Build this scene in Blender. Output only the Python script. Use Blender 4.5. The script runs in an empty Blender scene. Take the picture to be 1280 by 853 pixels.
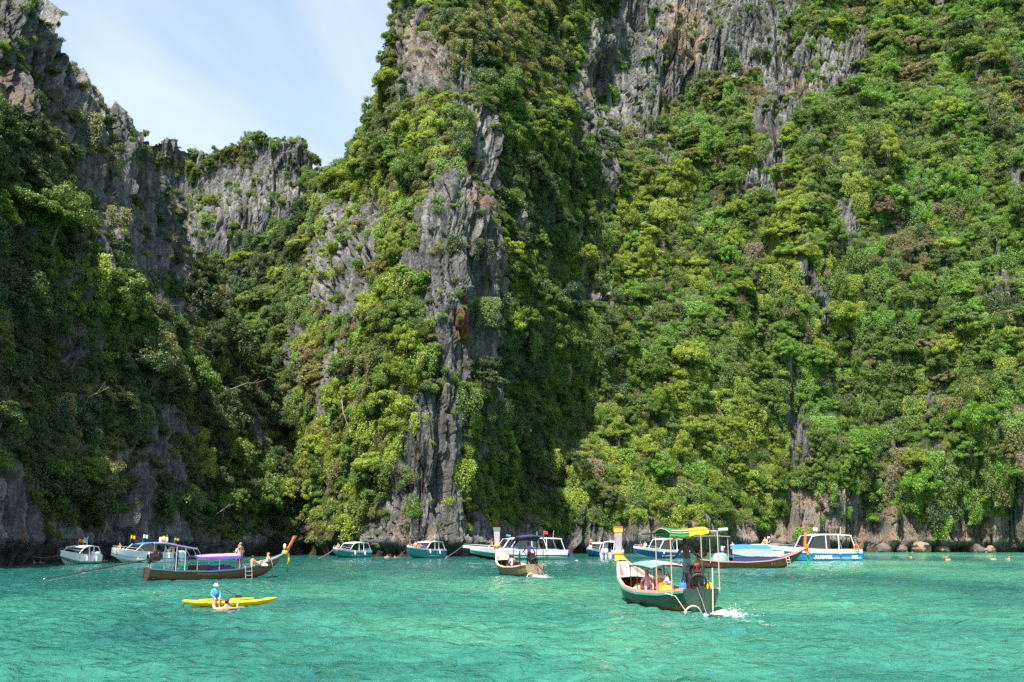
import bpy, bmesh, math, random, colorsys
import numpy as np
from mathutils import Vector, Matrix, Euler

# ------------------------------------------------------------------ camera, sky, sun, exposure
S = bpy.context.scene
COL = S.collection
W0, H0, F0 = 1280.0, 853.0, 1244.0
CAM_H, HORIZON = 2.4, 677.0
PITCH = math.atan((HORIZON - H0 / 2) / F0)
cam_data = bpy.data.cameras.new('camera')
cam_data.sensor_width = 36.0
cam_data.lens = 36.0 * F0 / W0
cam_data.clip_start, cam_data.clip_end = 0.1, 6000.0
cam = bpy.data.objects.new('camera', cam_data)
COL.objects.link(cam)
cam.location = (0, 0, CAM_H)
cam.rotation_euler = (math.pi / 2 + PITCH, 0, 0)
S.camera = cam

SUN_DIR = Vector((-0.225, -0.43, 0.86)).normalized()     # towards the sun
SUN_EL = math.asin(SUN_DIR.z)
sun_data = bpy.data.lights.new('sun', 'SUN')
sun_data.energy = 5.0
sun_data.angle = math.radians(0.5)
sun_data.color = (1.0, 0.95, 0.86)
sun = bpy.data.objects.new('sun', sun_data)
COL.objects.link(sun)
sun.location = SUN_DIR * 300
sun.rotation_euler = (-SUN_DIR).to_track_quat('-Z', 'Y').to_euler()

world = bpy.data.worlds.new('World')
S.world = world
world.use_nodes = True
wn = world.node_tree.nodes; wl = world.node_tree.links
wn.clear()
w_out = wn.new('ShaderNodeOutputWorld'); w_bg = wn.new('ShaderNodeBackground')
w_sky = wn.new('ShaderNodeTexSky'); w_sky.sky_type = 'NISHITA'; w_sky.sun_disc = False
w_sky.sun_elevation = SUN_EL
w_sky.sun_rotation = math.atan2(SUN_DIR.x, SUN_DIR.y)
w_sky.air_density = 1.0; w_sky.dust_density = 0.9; w_sky.ozone_density = 1.2
w_bg.inputs['Strength'].default_value = 0.125
# thin cirrus over the whole dome
w_tc = wn.new('ShaderNodeTexCoord'); w_map = wn.new('ShaderNodeMapping')
w_map.inputs['Rotation'].default_value = (0.2, 0.75, 0.3)
w_map.inputs['Scale'].default_value = (1.4, 1.5, 4.2)
w_n = wn.new('ShaderNodeTexNoise'); w_n.inputs['Scale'].default_value = 1.7
w_n.inputs['Detail'].default_value = 7; w_n.inputs['Roughness'].default_value = 0.5
w_n.inputs['Distortion'].default_value = 0.6
w_r = wn.new('ShaderNodeValToRGB')
w_r.color_ramp.elements[0].position = 0.40; w_r.color_ramp.elements[0].color = (0.25, 0.25, 0.25, 1)
w_r.color_ramp.elements[1].position = 0.76; w_r.color_ramp.elements[1].color = (0.80, 0.80, 0.80, 1)
w_mix = wn.new('ShaderNodeMix'); w_mix.data_type = 'RGBA'
w_mix.inputs['B'].default_value = (3.35, 3.65, 3.95, 1)
w_pre = wn.new('ShaderNodeMapping'); w_pre.inputs['Rotation'].default_value = (0, math.radians(-32), 0)
wl.new(w_tc.outputs['Generated'], w_pre.inputs['Vector']); wl.new(w_pre.outputs['Vector'], w_map.inputs['Vector']); wl.new(w_map.outputs['Vector'], w_n.inputs['Vector'])
wl.new(w_n.outputs['Fac'], w_r.inputs['Fac']); wl.new(w_r.outputs['Color'], w_mix.inputs['Factor'])
wl.new(w_sky.outputs['Color'], w_mix.inputs['A']); wl.new(w_mix.outputs['Result'], w_bg.inputs['Color'])
wl.new(w_bg.outputs['Background'], w_out.inputs['Surface'])

S.view_settings.view_transform = 'Standard'
S.view_settings.look = 'None'
S.view_settings.gamma = 1.0
S.view_settings.exposure = 1.3
S.render.engine = 'CYCLES'
S.cycles.use_denoising = False
S.cycles.sample_clamp_direct = 3.0
S.cycles.sample_clamp_indirect = 2.0
S.cycles.max_bounces = 8
S.cycles.diffuse_bounces = 3
S.cycles.glossy_bounces = 2
S.cycles.transmission_bounces = 3
S.cycles.transparent_max_bounces = 24
S.cycles.caustics_reflective = False
S.cycles.caustics_refractive = False

# ------------------------------------------------------------------ helpers
CP, SP = math.cos(PITCH), math.sin(PITCH)
def ray(px, py):
    """direction of a photo pixel, scaled so that y = 1"""
    dx = px - W0 / 2; dy = H0 / 2 - py
    wx, wy, wz = dx, F0 * CP - dy * SP, F0 * SP + dy * CP
    return wx / wy, wz / wy
def at(px, py, Y):
    a, e = ray(px, py)
    return Vector((a * Y, Y, CAM_H + e * Y))
def on_water(px, py):
    a, e = ray(px, py)
    Y = -CAM_H / e
    return Vector((a * Y, Y, 0))
def water_x(px, Y):
    """point on the water at distance Y in the direction of a column"""
    e = -CAM_H / Y
    py = H0 / 2
    for _ in range(20):
        py += (ray(px, py)[1] - e) * F0 * 0.9
    return Vector((ray(px, py)[0] * Y, Y, 0))
def to_px(x, y, z):
    zz = z - CAM_H
    d = y * CP + zz * SP
    u = -y * SP + zz * CP
    return W0 / 2 + F0 * x / d, H0 / 2 - F0 * u / d

def _hash(ix, iy, iz, seed):
    h = (ix.astype(np.int64) * 374761393 + iy.astype(np.int64) * 668265263 + iz.astype(np.int64) * 2147483647 + seed * 974711) & 0xffffffff
    h = ((h ^ (h >> 13)) * 1274126177) & 0xffffffff
    h = ((h ^ (h >> 16)) * 2246822519) & 0xffffffff
    return ((h ^ (h >> 15)) & 0xffff) / 32767.5 - 1.0
def vnoise(x, y, z, seed=0):
    x = np.asarray(x, float); y = np.asarray(y, float) + 0 * x; z = np.asarray(z, float) + 0 * x
    ix, iy, iz = np.floor(x), np.floor(y), np.floor(z)
    fx, fy, fz = x - ix, y - iy, z - iz
    ux, uy, uz = (f * f * f * (f * (f * 6 - 15) + 10) for f in (fx, fy, fz))
    r = 0
    for dx in (0, 1):
        for dy in (0, 1):
            for dz in (0, 1):
                w = (ux if dx else 1 - ux) * (uy if dy else 1 - uy) * (uz if dz else 1 - uz)
                r = r + w * _hash(ix + dx, iy + dy, iz + dz, seed)
    return r
def fbm(x, y, z, octv=4, seed=0, gain=0.5):
    r = 0; a = 1.0; t = 0
    for o in range(octv):
        f = 2.03 ** o
        r = r + a * vnoise(x * f + o * 17.3, y * f - o * 5.1, z * f + o * 9.7, seed + o)
        t += a; a *= gain
    return r / t
def worley(x, y, z, seed):
    ix, iy, iz = np.floor(x), np.floor(y), np.floor(z)
    f1 = np.full(x.shape, 9.0); f2 = np.full(x.shape, 9.0); cid = np.zeros(x.shape)
    for dx in (-1, 0, 1):
        for dy in (-1, 0, 1):
            for dz in (-1, 0, 1):
                cx, cy, cz = ix + dx, iy + dy, iz + dz
                h1 = _hash(cx, cy, cz, seed)
                d = (cx + .5 + .42 * h1 - x) ** 2 + (cy + .5 + .42 * _hash(cx, cy, cz, seed + 1) - y) ** 2 + (cz + .5 + .42 * _hash(cx, cy, cz, seed + 2) - z) ** 2
                closer = d < f1
                f2 = np.where(closer, f1, np.minimum(f2, d)); cid = np.where(closer, _hash(cx, cy, cz, seed + 3), cid); f1 = np.where(closer, d, f1)
    return np.sqrt(f1), np.sqrt(f2), cid
def in_poly(px, py, poly):
    ins = np.zeros(px.shape, bool)
    n = len(poly)
    for i in range(n):
        x1, y1 = poly[i]; x2, y2 = poly[(i + 1) % n]
        c = ((y1 > py) != (y2 > py)) & (px < (x2 - x1) * (py - y1) / ((y2 - y1) or 1e-9) + x1)
        ins ^= c
    return ins
def interp(x, pts):
    p = sorted(pts)
    return np.interp(x, [q[0] for q in p], [q[1] for q in p])
def tps(ctrl_xy, ctrl_v, smooth=0.0):
    P = np.array(ctrl_xy, float); V = np.array(ctrl_v, float); n = len(P)
    def U(r2): return np.where(r2 > 0, 0.5 * r2 * np.log(np.maximum(r2, 1e-12)), 0)
    d2 = ((P[:, None] - P[None]) ** 2).sum(-1)
    A = np.zeros((n + 3, n + 3)); A[:n, :n] = U(d2) + smooth * np.eye(n)
    A[:n, n] = 1; A[:n, n + 1:] = P; A[n, :n] = 1; A[n + 1:, :n] = P.T
    sol = np.linalg.solve(A, np.concatenate([V, np.zeros(3)]))
    def f(x, y):
        r = sol[n] + sol[n + 1] * x + sol[n + 2] * y
        for i in range(n):
            r = r + sol[i] * U((x - P[i, 0]) ** 2 + (y - P[i, 1]) ** 2)
        return r
    return f

# ------------------------------------------------------------------ materials
MATS = {}
def new_mat(name):
    m = bpy.data.materials.new(name); m.use_nodes = True
    nt = m.node_tree; nt.nodes.clear()
    out = nt.nodes.new('ShaderNodeOutputMaterial')
    return m, nt, nt.nodes, nt.links, out
def paint(name, col, rough=0.5, metal=0.0, wear=0.25, scale=6.0, dirt=(0.10, 0.08, 0.06), bump=0.0, spec=0.5):
    """painted or plain surface with slight tonal mottling and dirt"""
    if name in MATS: return MATS[name]
    m, nt, N, L, out = new_mat(name)
    b = N.new('ShaderNodeBsdfPrincipled'); b.inputs['Roughness'].default_value = rough
    b.inputs['Metallic'].default_value = metal; b.inputs['Specular IOR Level'].default_value = spec
    tc = N.new('ShaderNodeTexCoord'); n = N.new('ShaderNodeTexNoise')
    n.inputs['Scale'].default_value = scale; n.inputs['Detail'].default_value = 6; n.inputs['Roughness'].default_value = 0.65
    r = N.new('ShaderNodeMapRange'); r.inputs['From Min'].default_value = 0.45; r.inputs['From Max'].default_value = 0.75
    r.inputs['To Max'].default_value = wear
    mx = N.new('ShaderNodeMix'); mx.data_type = 'RGBA'
    mx.inputs['A'].default_value = (*col, 1); mx.inputs['B'].default_value = (*dirt, 1)
    L.new(tc.outputs['Object'], n.inputs['Vector']); L.new(n.outputs['Fac'], r.inputs['Value'])
    L.new(r.outputs['Result'], mx.inputs['Factor']); L.new(mx.outputs['Result'], b.inputs['Base Color'])
    if bump:
        bp = N.new('ShaderNodeBump'); bp.inputs['Strength'].default_value = bump; bp.inputs['Distance'].default_value = 0.02
        L.new(n.outputs['Fac'], bp.inputs['Height']); L.new(bp.outputs['Normal'], b.inputs['Normal'])
    L.new(b.outputs['BSDF'], out.inputs['Surface'])
    MATS[name] = m
    return m

def rock_material():
    m, nt, N, L, out = new_mat('limestone')
    b = N.new('ShaderNodeBsdfPrincipled'); b.inputs['Roughness'].default_value = 0.9; b.inputs['Specular IOR Level'].default_value = 0.15
    geo = N.new('ShaderNodeNewGeometry')
    def tex(scale_v, sc, det, rgh, dist=0.0):
        mp = N.new('ShaderNodeMapping'); mp.inputs['Scale'].default_value = scale_v
        L.new(geo.outputs['Position'], mp.inputs['Vector'])
        n = N.new('ShaderNodeTexNoise'); n.inputs['Scale'].default_value = sc; n.inputs['Detail'].default_value = det
        n.inputs['Roughness'].default_value = rgh; n.inputs['Distortion'].default_value = dist
        L.new(mp.outputs['Vector'], n.inputs['Vector']); return n
    streak = tex((1, 1, 0.09), 0.8, 9, 0.68, 0.4)      # run-off streaks
    patch = tex((1, 1, 0.5), 0.11, 6, 0.6)
    grain = tex((1, 1, 0.6), 2.6, 8, 0.72)
    ramp = N.new('ShaderNodeValToRGB')
    e = ramp.color_ramp.elements
    e[0].position = 0.38; e[0].color = (0.029, 0.029, 0.029, 1)
    e[1].position = 0.65; e[1].color = (0.37, 0.355, 0.325, 1)
    x = ramp.color_ramp.elements.new(0.52); x.color = (0.130, 0.127, 0.121, 1)
    add = N.new('ShaderNodeMath'); add.operation = 'MULTIPLY_ADD'; add.inputs[1].default_value = 0.55; 
    L.new(streak.outputs['Fac'], add.inputs[0])
    ad2 = N.new('ShaderNodeMath'); ad2.operation = 'MULTIPLY_ADD'; ad2.inputs[1].default_value = 0.30
    L.new(patch.outputs['Fac'], ad2.inputs[0])
    ad3 = N.new('ShaderNodeMath'); ad3.operation = 'MULTIPLY'; ad3.inputs[1].default_value = 0.19
    L.new(grain.outputs['Fac'], ad3.inputs[0]); L.new(ad3.outputs[0], ad2.inputs[2]); L.new(ad2.outputs[0], add.inputs[2])
    L.new(add.outputs[0], ramp.inputs['Fac'])
    # warm (iron-stained) rock
    warm = N.new('ShaderNodeAttribute'); warm.attribute_name = 'warm'
    wr = N.new('ShaderNodeValToRGB'); we = wr.color_ramp.elements
    we[0].position = 0.3; we[0].color = (0.12, 0.075, 0.05, 1); we[1].position = 0.7; we[1].color = (0.50, 0.36, 0.25, 1)
    L.new(grain.outputs['Fac'], wr.inputs['Fac'])
    mw = N.new('ShaderNodeMix'); mw.data_type = 'RGBA'
    L.new(warm.outputs['Fac'], mw.inputs['Factor']); L.new(ramp.outputs['Color'], mw.inputs['A']); L.new(wr.outputs['Color'], mw.inputs['B'])
    # rust red stain
    rust = N.new('ShaderNodeAttribute'); rust.attribute_name = 'rust'
    mr = N.new('ShaderNodeMix'); mr.data_type = 'RGBA'; mr.inputs['B'].default_value = (0.22, 0.065, 0.03, 1)
    L.new(rust.outputs['Fac'], mr.inputs['Factor']); L.new(mw.outputs['Result'], mr.inputs['A'])
    # soil and dry litter where plants root
    soil = N.new('ShaderNodeAttribute'); soil.attribute_name = 'soil'
    sr = N.new('ShaderNodeValToRGB'); se = sr.color_ramp.elements
    se[0].position = 0.35; se[0].color = (0.030, 0.034, 0.014, 1); se[1].position = 0.7; se[1].color = (0.13, 0.115, 0.055, 1)
    L.new(grain.outputs['Fac'], sr.inputs['Fac'])
    ms = N.new('ShaderNodeMix'); ms.data_type = 'RGBA'
    L.new(soil.outputs['Fac'], ms.inputs['Factor']); L.new(mr.outputs['Result'], ms.inputs['A']); L.new(sr.outputs['Color'], ms.inputs['B'])
    # tide band at the foot: dark wet rock
    tide = N.new('ShaderNodeAttribute'); tide.attribute_name = 'tide'
    mt = N.new('ShaderNodeMix'); mt.data_type = 'RGBA'; mt.inputs['B'].default_value = (0.045, 0.032, 0.024, 1)
    L.new(tide.outputs['Fac'], mt.inputs['Factor']); L.new(ms.outputs['Result'], mt.inputs['A'])
    L.new(mt.outputs['Result'], b.inputs['Base Color'])
    # relief: pits, fine flutes
    vor = N.new('ShaderNodeTexVoronoi'); vor.inputs['Scale'].default_value = 0.75; vor.feature = 'DISTANCE_TO_EDGE'
    vm = N.new('ShaderNodeMapping'); vm.inputs['Scale'].default_value = (1, 1, 0.35)
    L.new(geo.outputs['Position'], vm.inputs['Vector']); L.new(vm.outputs['Vector'], vor.inputs['Vector'])
    vr = N.new('ShaderNodeMapRange'); vr.inputs['From Max'].default_value = 0.12
    L.new(vor.outputs['Distance'], vr.inputs['Value'])
    h1 = N.new('ShaderNodeMath'); h1.operation = 'MULTIPLY_ADD'; h1.inputs[1].default_value = 0.12
    L.new(vr.outputs['Result'], h1.inputs[0])
    h2 = N.new('ShaderNodeMath'); h2.operation = 'ADD'
    L.new(streak.outputs['Fac'], h2.inputs[0]); L.new(grain.outputs['Fac'], h2.inputs[1]); L.new(h2.outputs[0], h1.inputs[2])
    bp = N.new('ShaderNodeBump'); bp.inputs['Strength'].default_value = 1.0; bp.inputs['Distance'].default_value = 0.9
    L.new(h1.outputs[0], bp.inputs['Height']); L.new(bp.outputs['Normal'], b.inputs['Normal'])
    L.new(b.outputs['BSDF'], out.inputs['Surface'])
    return m

def leaf_material():
    m, nt, N, L, out = new_mat('leaves')
    tint = N.new('ShaderNodeAttribute'); tint.attribute_type = 'INSTANCER'; tint.attribute_name = 'tint'
    var = N.new('ShaderNodeAttribute'); var.attribute_name = 'leafvar'
    hsv = N.new('ShaderNodeHueSaturation')
    mr = N.new('ShaderNodeMapRange'); mr.inputs['To Min'].default_value = 0.55; mr.inputs['To Max'].default_value = 1.5
    hr = N.new('ShaderNodeMapRange'); hr.inputs['To Min'].default_value = 0.515; hr.inputs['To Max'].default_value = 0.485
    L.new(var.outputs['Fac'], mr.inputs['Value']); L.new(mr.outputs['Result'], hsv.inputs['Value'])
    L.new(var.outputs['Fac'], hr.inputs['Value']); L.new(hr.outputs['Result'], hsv.inputs['Hue'])
    L.new(tint.outputs['Color'], hsv.inputs['Color'])
    d = N.new('ShaderNodeBsdfDiffuse'); t = N.new('ShaderNodeBsdfTranslucent'); g = N.new('ShaderNodeBsdfGlossy')
    g.inputs['Roughness'].default_value = 0.45; g.inputs['Color'].default_value = (0.9, 0.95, 0.9, 1)
    tm = N.new('ShaderNodeMix'); tm.data_type = 'RGBA'; tm.blend_type = 'MULTIPLY'; tm.inputs['Factor'].default_value = 1
    tm.inputs['B'].default_value = (1.25, 1.2, 0.45, 1)
    L.new(hsv.outputs['Color'], tm.inputs['A']); L.new(tm.outputs['Result'], t.inputs['Color'])
    L.new(hsv.outputs['Color'], d.inputs['Color'])
    m1 = N.new('ShaderNodeMixShader'); m1.inputs['Fac'].default_value = 0.40
    L.new(d.outputs[0], m1.inputs[1]); L.new(t.outputs[0], m1.inputs[2])
    m2 = N.new('ShaderNodeMixShader'); m2.inputs['Fac'].default_value = 0.035
    L.new(m1.outputs[0], m2.inputs[1]); L.new(g.outputs[0], m2.inputs[2])
    L.new(m2.outputs[0], out.inputs['Surface'])
    return m
ROCK = rock_material(); LEAF = leaf_material()
BARK = paint('bark', (0.17, 0.14, 0.11), 0.9, wear=0.6, scale=3.0, dirt=(0.07, 0.055, 0.04))

# ------------------------------------------------------------------ the cliffs
rng = np.random.default_rng(7)
def np_mesh(name, verts, quads, mat, attrs=None, smooth=True):
    me = bpy.data.meshes.new(name)
    nv, nf = len(verts), len(quads)
    k = quads.shape[1]
    me.vertices.add(nv); me.vertices.foreach_set('co', np.ascontiguousarray(verts, dtype=np.float32).ravel())
    me.loops.add(nf * k); me.loops.foreach_set('vertex_index', np.ascontiguousarray(quads, dtype=np.int32).ravel())
    me.polygons.add(nf); me.polygons.foreach_set('loop_start', np.arange(0, nf * k, k, dtype=np.int32))
    me.polygons.foreach_set('use_smooth', np.full(nf, smooth))
    for an, av in (attrs or {}).items():
        a = me.attributes.new(an, 'FLOAT', 'POINT'); a.data.foreach_set('value', np.ascontiguousarray(av, dtype=np.float32))
    me.update(calc_edges=True); me.validate()
    if mat: me.materials.append(mat)
    return me
def link(name, data, parent=None):
    o = bpy.data.objects.new(name, data); COL.objects.link(o)
    if parent is not None: o.parent = parent
    return o

SHEETS = []
def cliff(name, px0, px1, ncol, nrow, base, ctrl, sky, rock_polys, rock_lines=(), warm_polys=(), rust_polys=(), depth_back=40.0, rough_amp=1.0, seed=0, foot=True, name_rock_top=False):
    K = 200.0
    def az(pts): return [(ray(p[0], p[1])[0], CAM_H + ray(p[0], p[1])[1] * p[2], p[2]) for p in pts]
    c = []
    for px, Y in base:
        v = water_x(px, Y); c.append((v.x / Y, 0.0, Y))
    c += az(ctrl) + az(sky)
    f = tps([(q[0] * K, q[1]) for q in c], [q[2] for q in c], smooth=20.0)
    skya = az(sky)
    a0 = ray(px0, 640)[0]; a1 = ray(px1, 640)[0]
    A = np.linspace(a0, a1, ncol)
    # skyline height by column (iterated because columns are vertical planes)
    Hs = interp(A, [(q[0], q[1]) for q in skya])
    T = np.linspace(0, 1, nrow)
    Z = -2.5 + (Hs[None, :] + 2.5) * T[:, None]
    AA = np.broadcast_to(A, Z.shape)
    Y = f(AA * K, np.maximum(Z, 0))
    # back slope rows behind the ridge
    nb = 14
    tb = (np.arange(1, nb + 1) / nb)[:, None]
    Yb = Y[-1:] + depth_back * tb
    Zb = Z[-1:] - (tb ** 2) * 0.45 * np.maximum(Z[-1:], 5)
    Y = np.concatenate([Y, Yb]); Z = np.concatenate([Z, Zb]); AA = np.broadcast_to(A, Z.shape)
    X = AA * Y
    P = np.stack([X, Y, Z], -1)
    def normals(P):
        du = np.gradient(P, axis=1); dv = np.gradient(P, axis=0)
        n = np.cross(du, dv); n /= np.linalg.norm(n, axis=-1, keepdims=True) + 1e-9
        return n
    n0 = normals(P)
    px, py = to_px(X, Y, Z)
    wpx = px + 34 * fbm(X * .16, Y * .16, Z * .12, 4, seed + 40); wpy = py + 40 * fbm(X * .16, Y * .16, Z * .12, 4, seed + 50)
    rock = np.zeros(Z.shape)
    for poly, s in rock_polys:
        rock = np.maximum(rock, in_poly(wpx, wpy, poly) * s)
    for _ in range(3):                                     # soften the borders
        rock[1:-1, 1:-1] = (rock[1:-1, 1:-1] * 2 + rock[:-2, 1:-1] + rock[2:, 1:-1] + rock[1:-1, :-2] + rock[1:-1, 2:]) / 6
    if name_rock_top: rock[-60:] = np.maximum(rock[-60:], np.where(px[-60:] < 245, 1.0, 0) * np.linspace(.3, 1, 60)[:, None])
    # scattered small outcrops
    oc = fbm(X * .12, Y * .06, Z * .03, 3, seed + 60)
    rock = np.maximum(rock, np.clip((oc - 0.36) * 9, 0, 1) * 0.8)
    # relief
    big = fbm(X * .035, Y * .035, Z * .022, 3, seed) * 4.2 + (1 - 2.2 * np.abs(fbm(X * .048 - Z * .012, Y * .03, Z * .012, 2, seed + 3))) * 4.0 * np.clip((X + 5) / 30, .25, 1)
    med = fbm(X * .13, Y * .13, Z * .06, 4, seed + 5) * 2.0
    mid = P[int(nrow * .35)]                                  # distance along the foot, so that flutes run straight up the face
    arc = np.concatenate([[0], np.cumsum(np.hypot(np.diff(mid[:, 0]), np.diff(mid[:, 1])))])
    lean = 2.2 * fbm(X * .05, Y * .05, Z * .04, 2, seed + 7)
    Sx = np.broadcast_to(arc, Z.shape) + lean
    wob = 1.3 * fbm(X * .1, Y * .1, Z * .1, 2, seed + 8)
    fl = (1 - np.minimum(np.abs(fbm(Sx * .20 + .3 * wob, 0 * Z, Z * .012, 4, seed + 10)) * 2.6, 1)) ** 1.5
    fl2 = (1 - np.minimum(np.abs(fbm(Sx * .55 + .4 * wob, 0 * Z, Z * .03, 3, seed + 15)) * 2.4, 1)) ** 1.4
    fl3 = np.abs(fbm(Sx * 1.25, 0 * Z, Z * .12, 2, seed + 17))
    pit = np.clip(fbm(Sx * .45, 0 * Z, Z * .16, 3, seed + 18) - .18, 0, 1)
    zz = Z + 1.6 * fbm(X * .2, Y * .2, Z * .1, 2, seed + 20)
    led = fbm(Sx * .16, 0 * Z, np.floor(zz / 2.7) * 3.7, 2, seed + 25)                  # blocks between bedding joints
    blk = vnoise(np.floor(X * .62 + .8 * led), np.floor(Y * .4), np.floor(zz / 2.3 + .5 * led), seed + 28)
    selr = rock > .04
    big = (big - big.mean()) * (.4 if not foot else 1)
    col = np.zeros(Z.shape)
    xs, ys, zs = Sx[selr], 0 * Z[selr], Z[selr]; wx = .7 * fbm(xs * .3, ys * .3, zs * .1, 2, seed + 33)
    for sc, zr, amp, gr in ((.21, .12, 1.5, .9), (.50, .15, .8, .6), (1.2, .25, .3, .25)):
        f1, f2, ci = worley((xs + wx) * sc, .3 + .2 * wx * sc, zs * sc * zr, seed + int(sc * 100))
        col[selr] += amp * ci - gr * np.clip(1 - (f2 - f1) / .16, 0, 1)
    rel = col + 1.1 * fl + .8 * fl2 - .5 * fl3 + .35 * led - .5 * pit
    rel = rel - (rel * rock).sum() / (rock.sum() + 1)
    d = big + med * (0.55 + 0.45 * rock) + rough_amp * rock * rel + (1 - rock) * fbm(X * .3, Y * .3, Z * .3, 3, seed + 30) * 1.1
    fade = np.clip((Z + 2.5) / 5, 0.25, 1)
    env = np.ones(Z.shape[0]); env[-nb:] = 0.5
    P2 = P + n0 * (d * fade * env[:, None])[..., None]
    if foot:   # sea notch: undercut at the water line with a lip above it
        notch = np.exp(-((P2[..., 2] - 0.5) / 1.1) ** 2) * (.9 + 1.5 * fbm(X * .15, Y * .15, Z * 0, 3, seed + 70)) - 0.5 * np.exp(-((P2[..., 2] - 2.6) / .8) ** 2)
        P2[..., 1] += notch * 0.9; P2[..., 0] -= np.where(n0[..., 0] > 0, 1, -1) * np.abs(n0[..., 0]) * notch * 0.9
    n1 = normals(P2)
    warm = np.zeros(Z.shape); rust = np.zeros(Z.shape)
    for poly, s in warm_polys: warm = np.maximum(warm, in_poly(wpx, wpy, poly) * s)
    for poly, s in rust_polys: rust = np.maximum(rust, in_poly(wpx, wpy, poly) * s)
    for _ in range(4):
        for q in (warm, rust):
            q[1:-1, 1:-1] = (q[1:-1, 1:-1] * 2 + q[:-2, 1:-1] + q[2:, 1:-1] + q[1:-1, :-2] + q[1:-1, 2:]) / 6
    mot = np.clip(0.6 + 1.1 * fbm(X * .35, Y * .35, Z * .35, 3, seed + 80), 0, 1)
    warm *= mot; rust *= np.clip(mot + .2, 0, 1)
    soil = np.clip(1 - rock * 1.25, 0, 1) * np.clip(0.75 + fbm(X * .5, Y * .5, Z * .5, 2, seed + 90), 0, 1)
    tide = np.clip((1.5 + 1.4 * fbm(X * .2, Y * .2, Z * .2, 2, seed + 95) - P2[..., 2]) / 1.2, 0, 1) * 0.9 if foot else np.zeros(Z.shape)
    nr, nc = Z.shape
    idx = np.arange(nr * nc).reshape(nr, nc)
    q = np.stack([idx[:-1, :-1], idx[:-1, 1:], idx[1:, 1:], idx[1:, :-1]], -1).reshape(-1, 4)
    me = np_mesh(name, P2.reshape(-1, 3), q, ROCK, dict(warm=warm.ravel(), rust=rust.ravel(), soil=soil.ravel(), tide=tide.ravel()), smooth=False)
    o = link(name, me)
    o['kind'] = 'structure'
    front = np.arange(nr)[:, None] < nr - nb + 3
    SHEETS.append(dict(name=name, P=P2, N=n1, rock=rock, front=np.broadcast_to(front, Z.shape), px=px, py=py, sl=n0[..., 2]))
    return o

MAIN_BASE = [(180, 225), (240, 215), (300, 203), (360, 192), (395, 180), (430, 170), (470, 162), (520, 157), (570, 162), (620, 176), (680, 193),
             (750, 206), (850, 214), (950, 221), (1050, 227), (1150, 229), (1280, 225), (1450, 208), (1650, 190)]
MAIN_CTRL = [(545, 560, 162), (558, 480, 165), (575, 400, 169), (598, 330, 173), (605, 250, 178), (590, 150, 186), (575, 60, 197),
             (450, 330, 196), (400, 400, 206), (430, 560, 178), (395, 520, 192), (500, 250, 196), (520, 130, 204), (480, 450, 176),
             (350, 400, 226), (300, 400, 236), (250, 400, 246), (300, 550, 212), (250, 550, 222), (360, 550, 203), (350, 310, 250),
             (640, 520, 182), (655, 400, 192), (655, 280, 202), (665, 150, 214), (650, 40, 226), (700, 430, 212), (705, 300, 224), (725, 190, 240), (722, 90, 252),
             (765, 180, 266), (750, 260, 254), (742, 350, 240), (700, 520, 218), (668, 620, 200),
             (800, 150, 272), (850, 60, 277), (900, 100, 275), (850, -40, 284), (780, 40, 272), (760, 110, 268), (800, 205, 262), (850, 220, 257), (950, 200, 252),
             (800, 350, 238), (820, 500, 226), (780, 600, 215), (900, 300, 244), (900, 450, 234), (950, 600, 226), (1000, 300, 240), (1000, 150, 254), (1000, 40, 270),
             (1100, 500, 233), (1100, 300, 244), (1100, 100, 262), (1100, 0, 278), (1200, 600, 226), (1200, 400, 230), (1200, 200, 244), (1200, 0, 264),
             (1280, 500, 219), (1280, 250, 232), (1280, 0, 252), (1450, 300, 216), (1450, 0, 240), (1620, 300, 200)]
MAIN_SKY = [(160, 352, 262), (240, 345, 262), (285, 335, 262), (320, 316, 258), (350, 283, 254), (397, 229, 244), (430, 200, 238), (450, 160, 232), (468, 118, 226), (478, 78, 224), (493, 34, 222),
            (510, 2, 222), (535, -40, 222), (600, -90, 240), (700, -110, 276), (850, -115, 300), (1000, -115, 296), (1280, -110, 275), (1450, -100, 255), (1650, -90, 235)]
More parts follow.
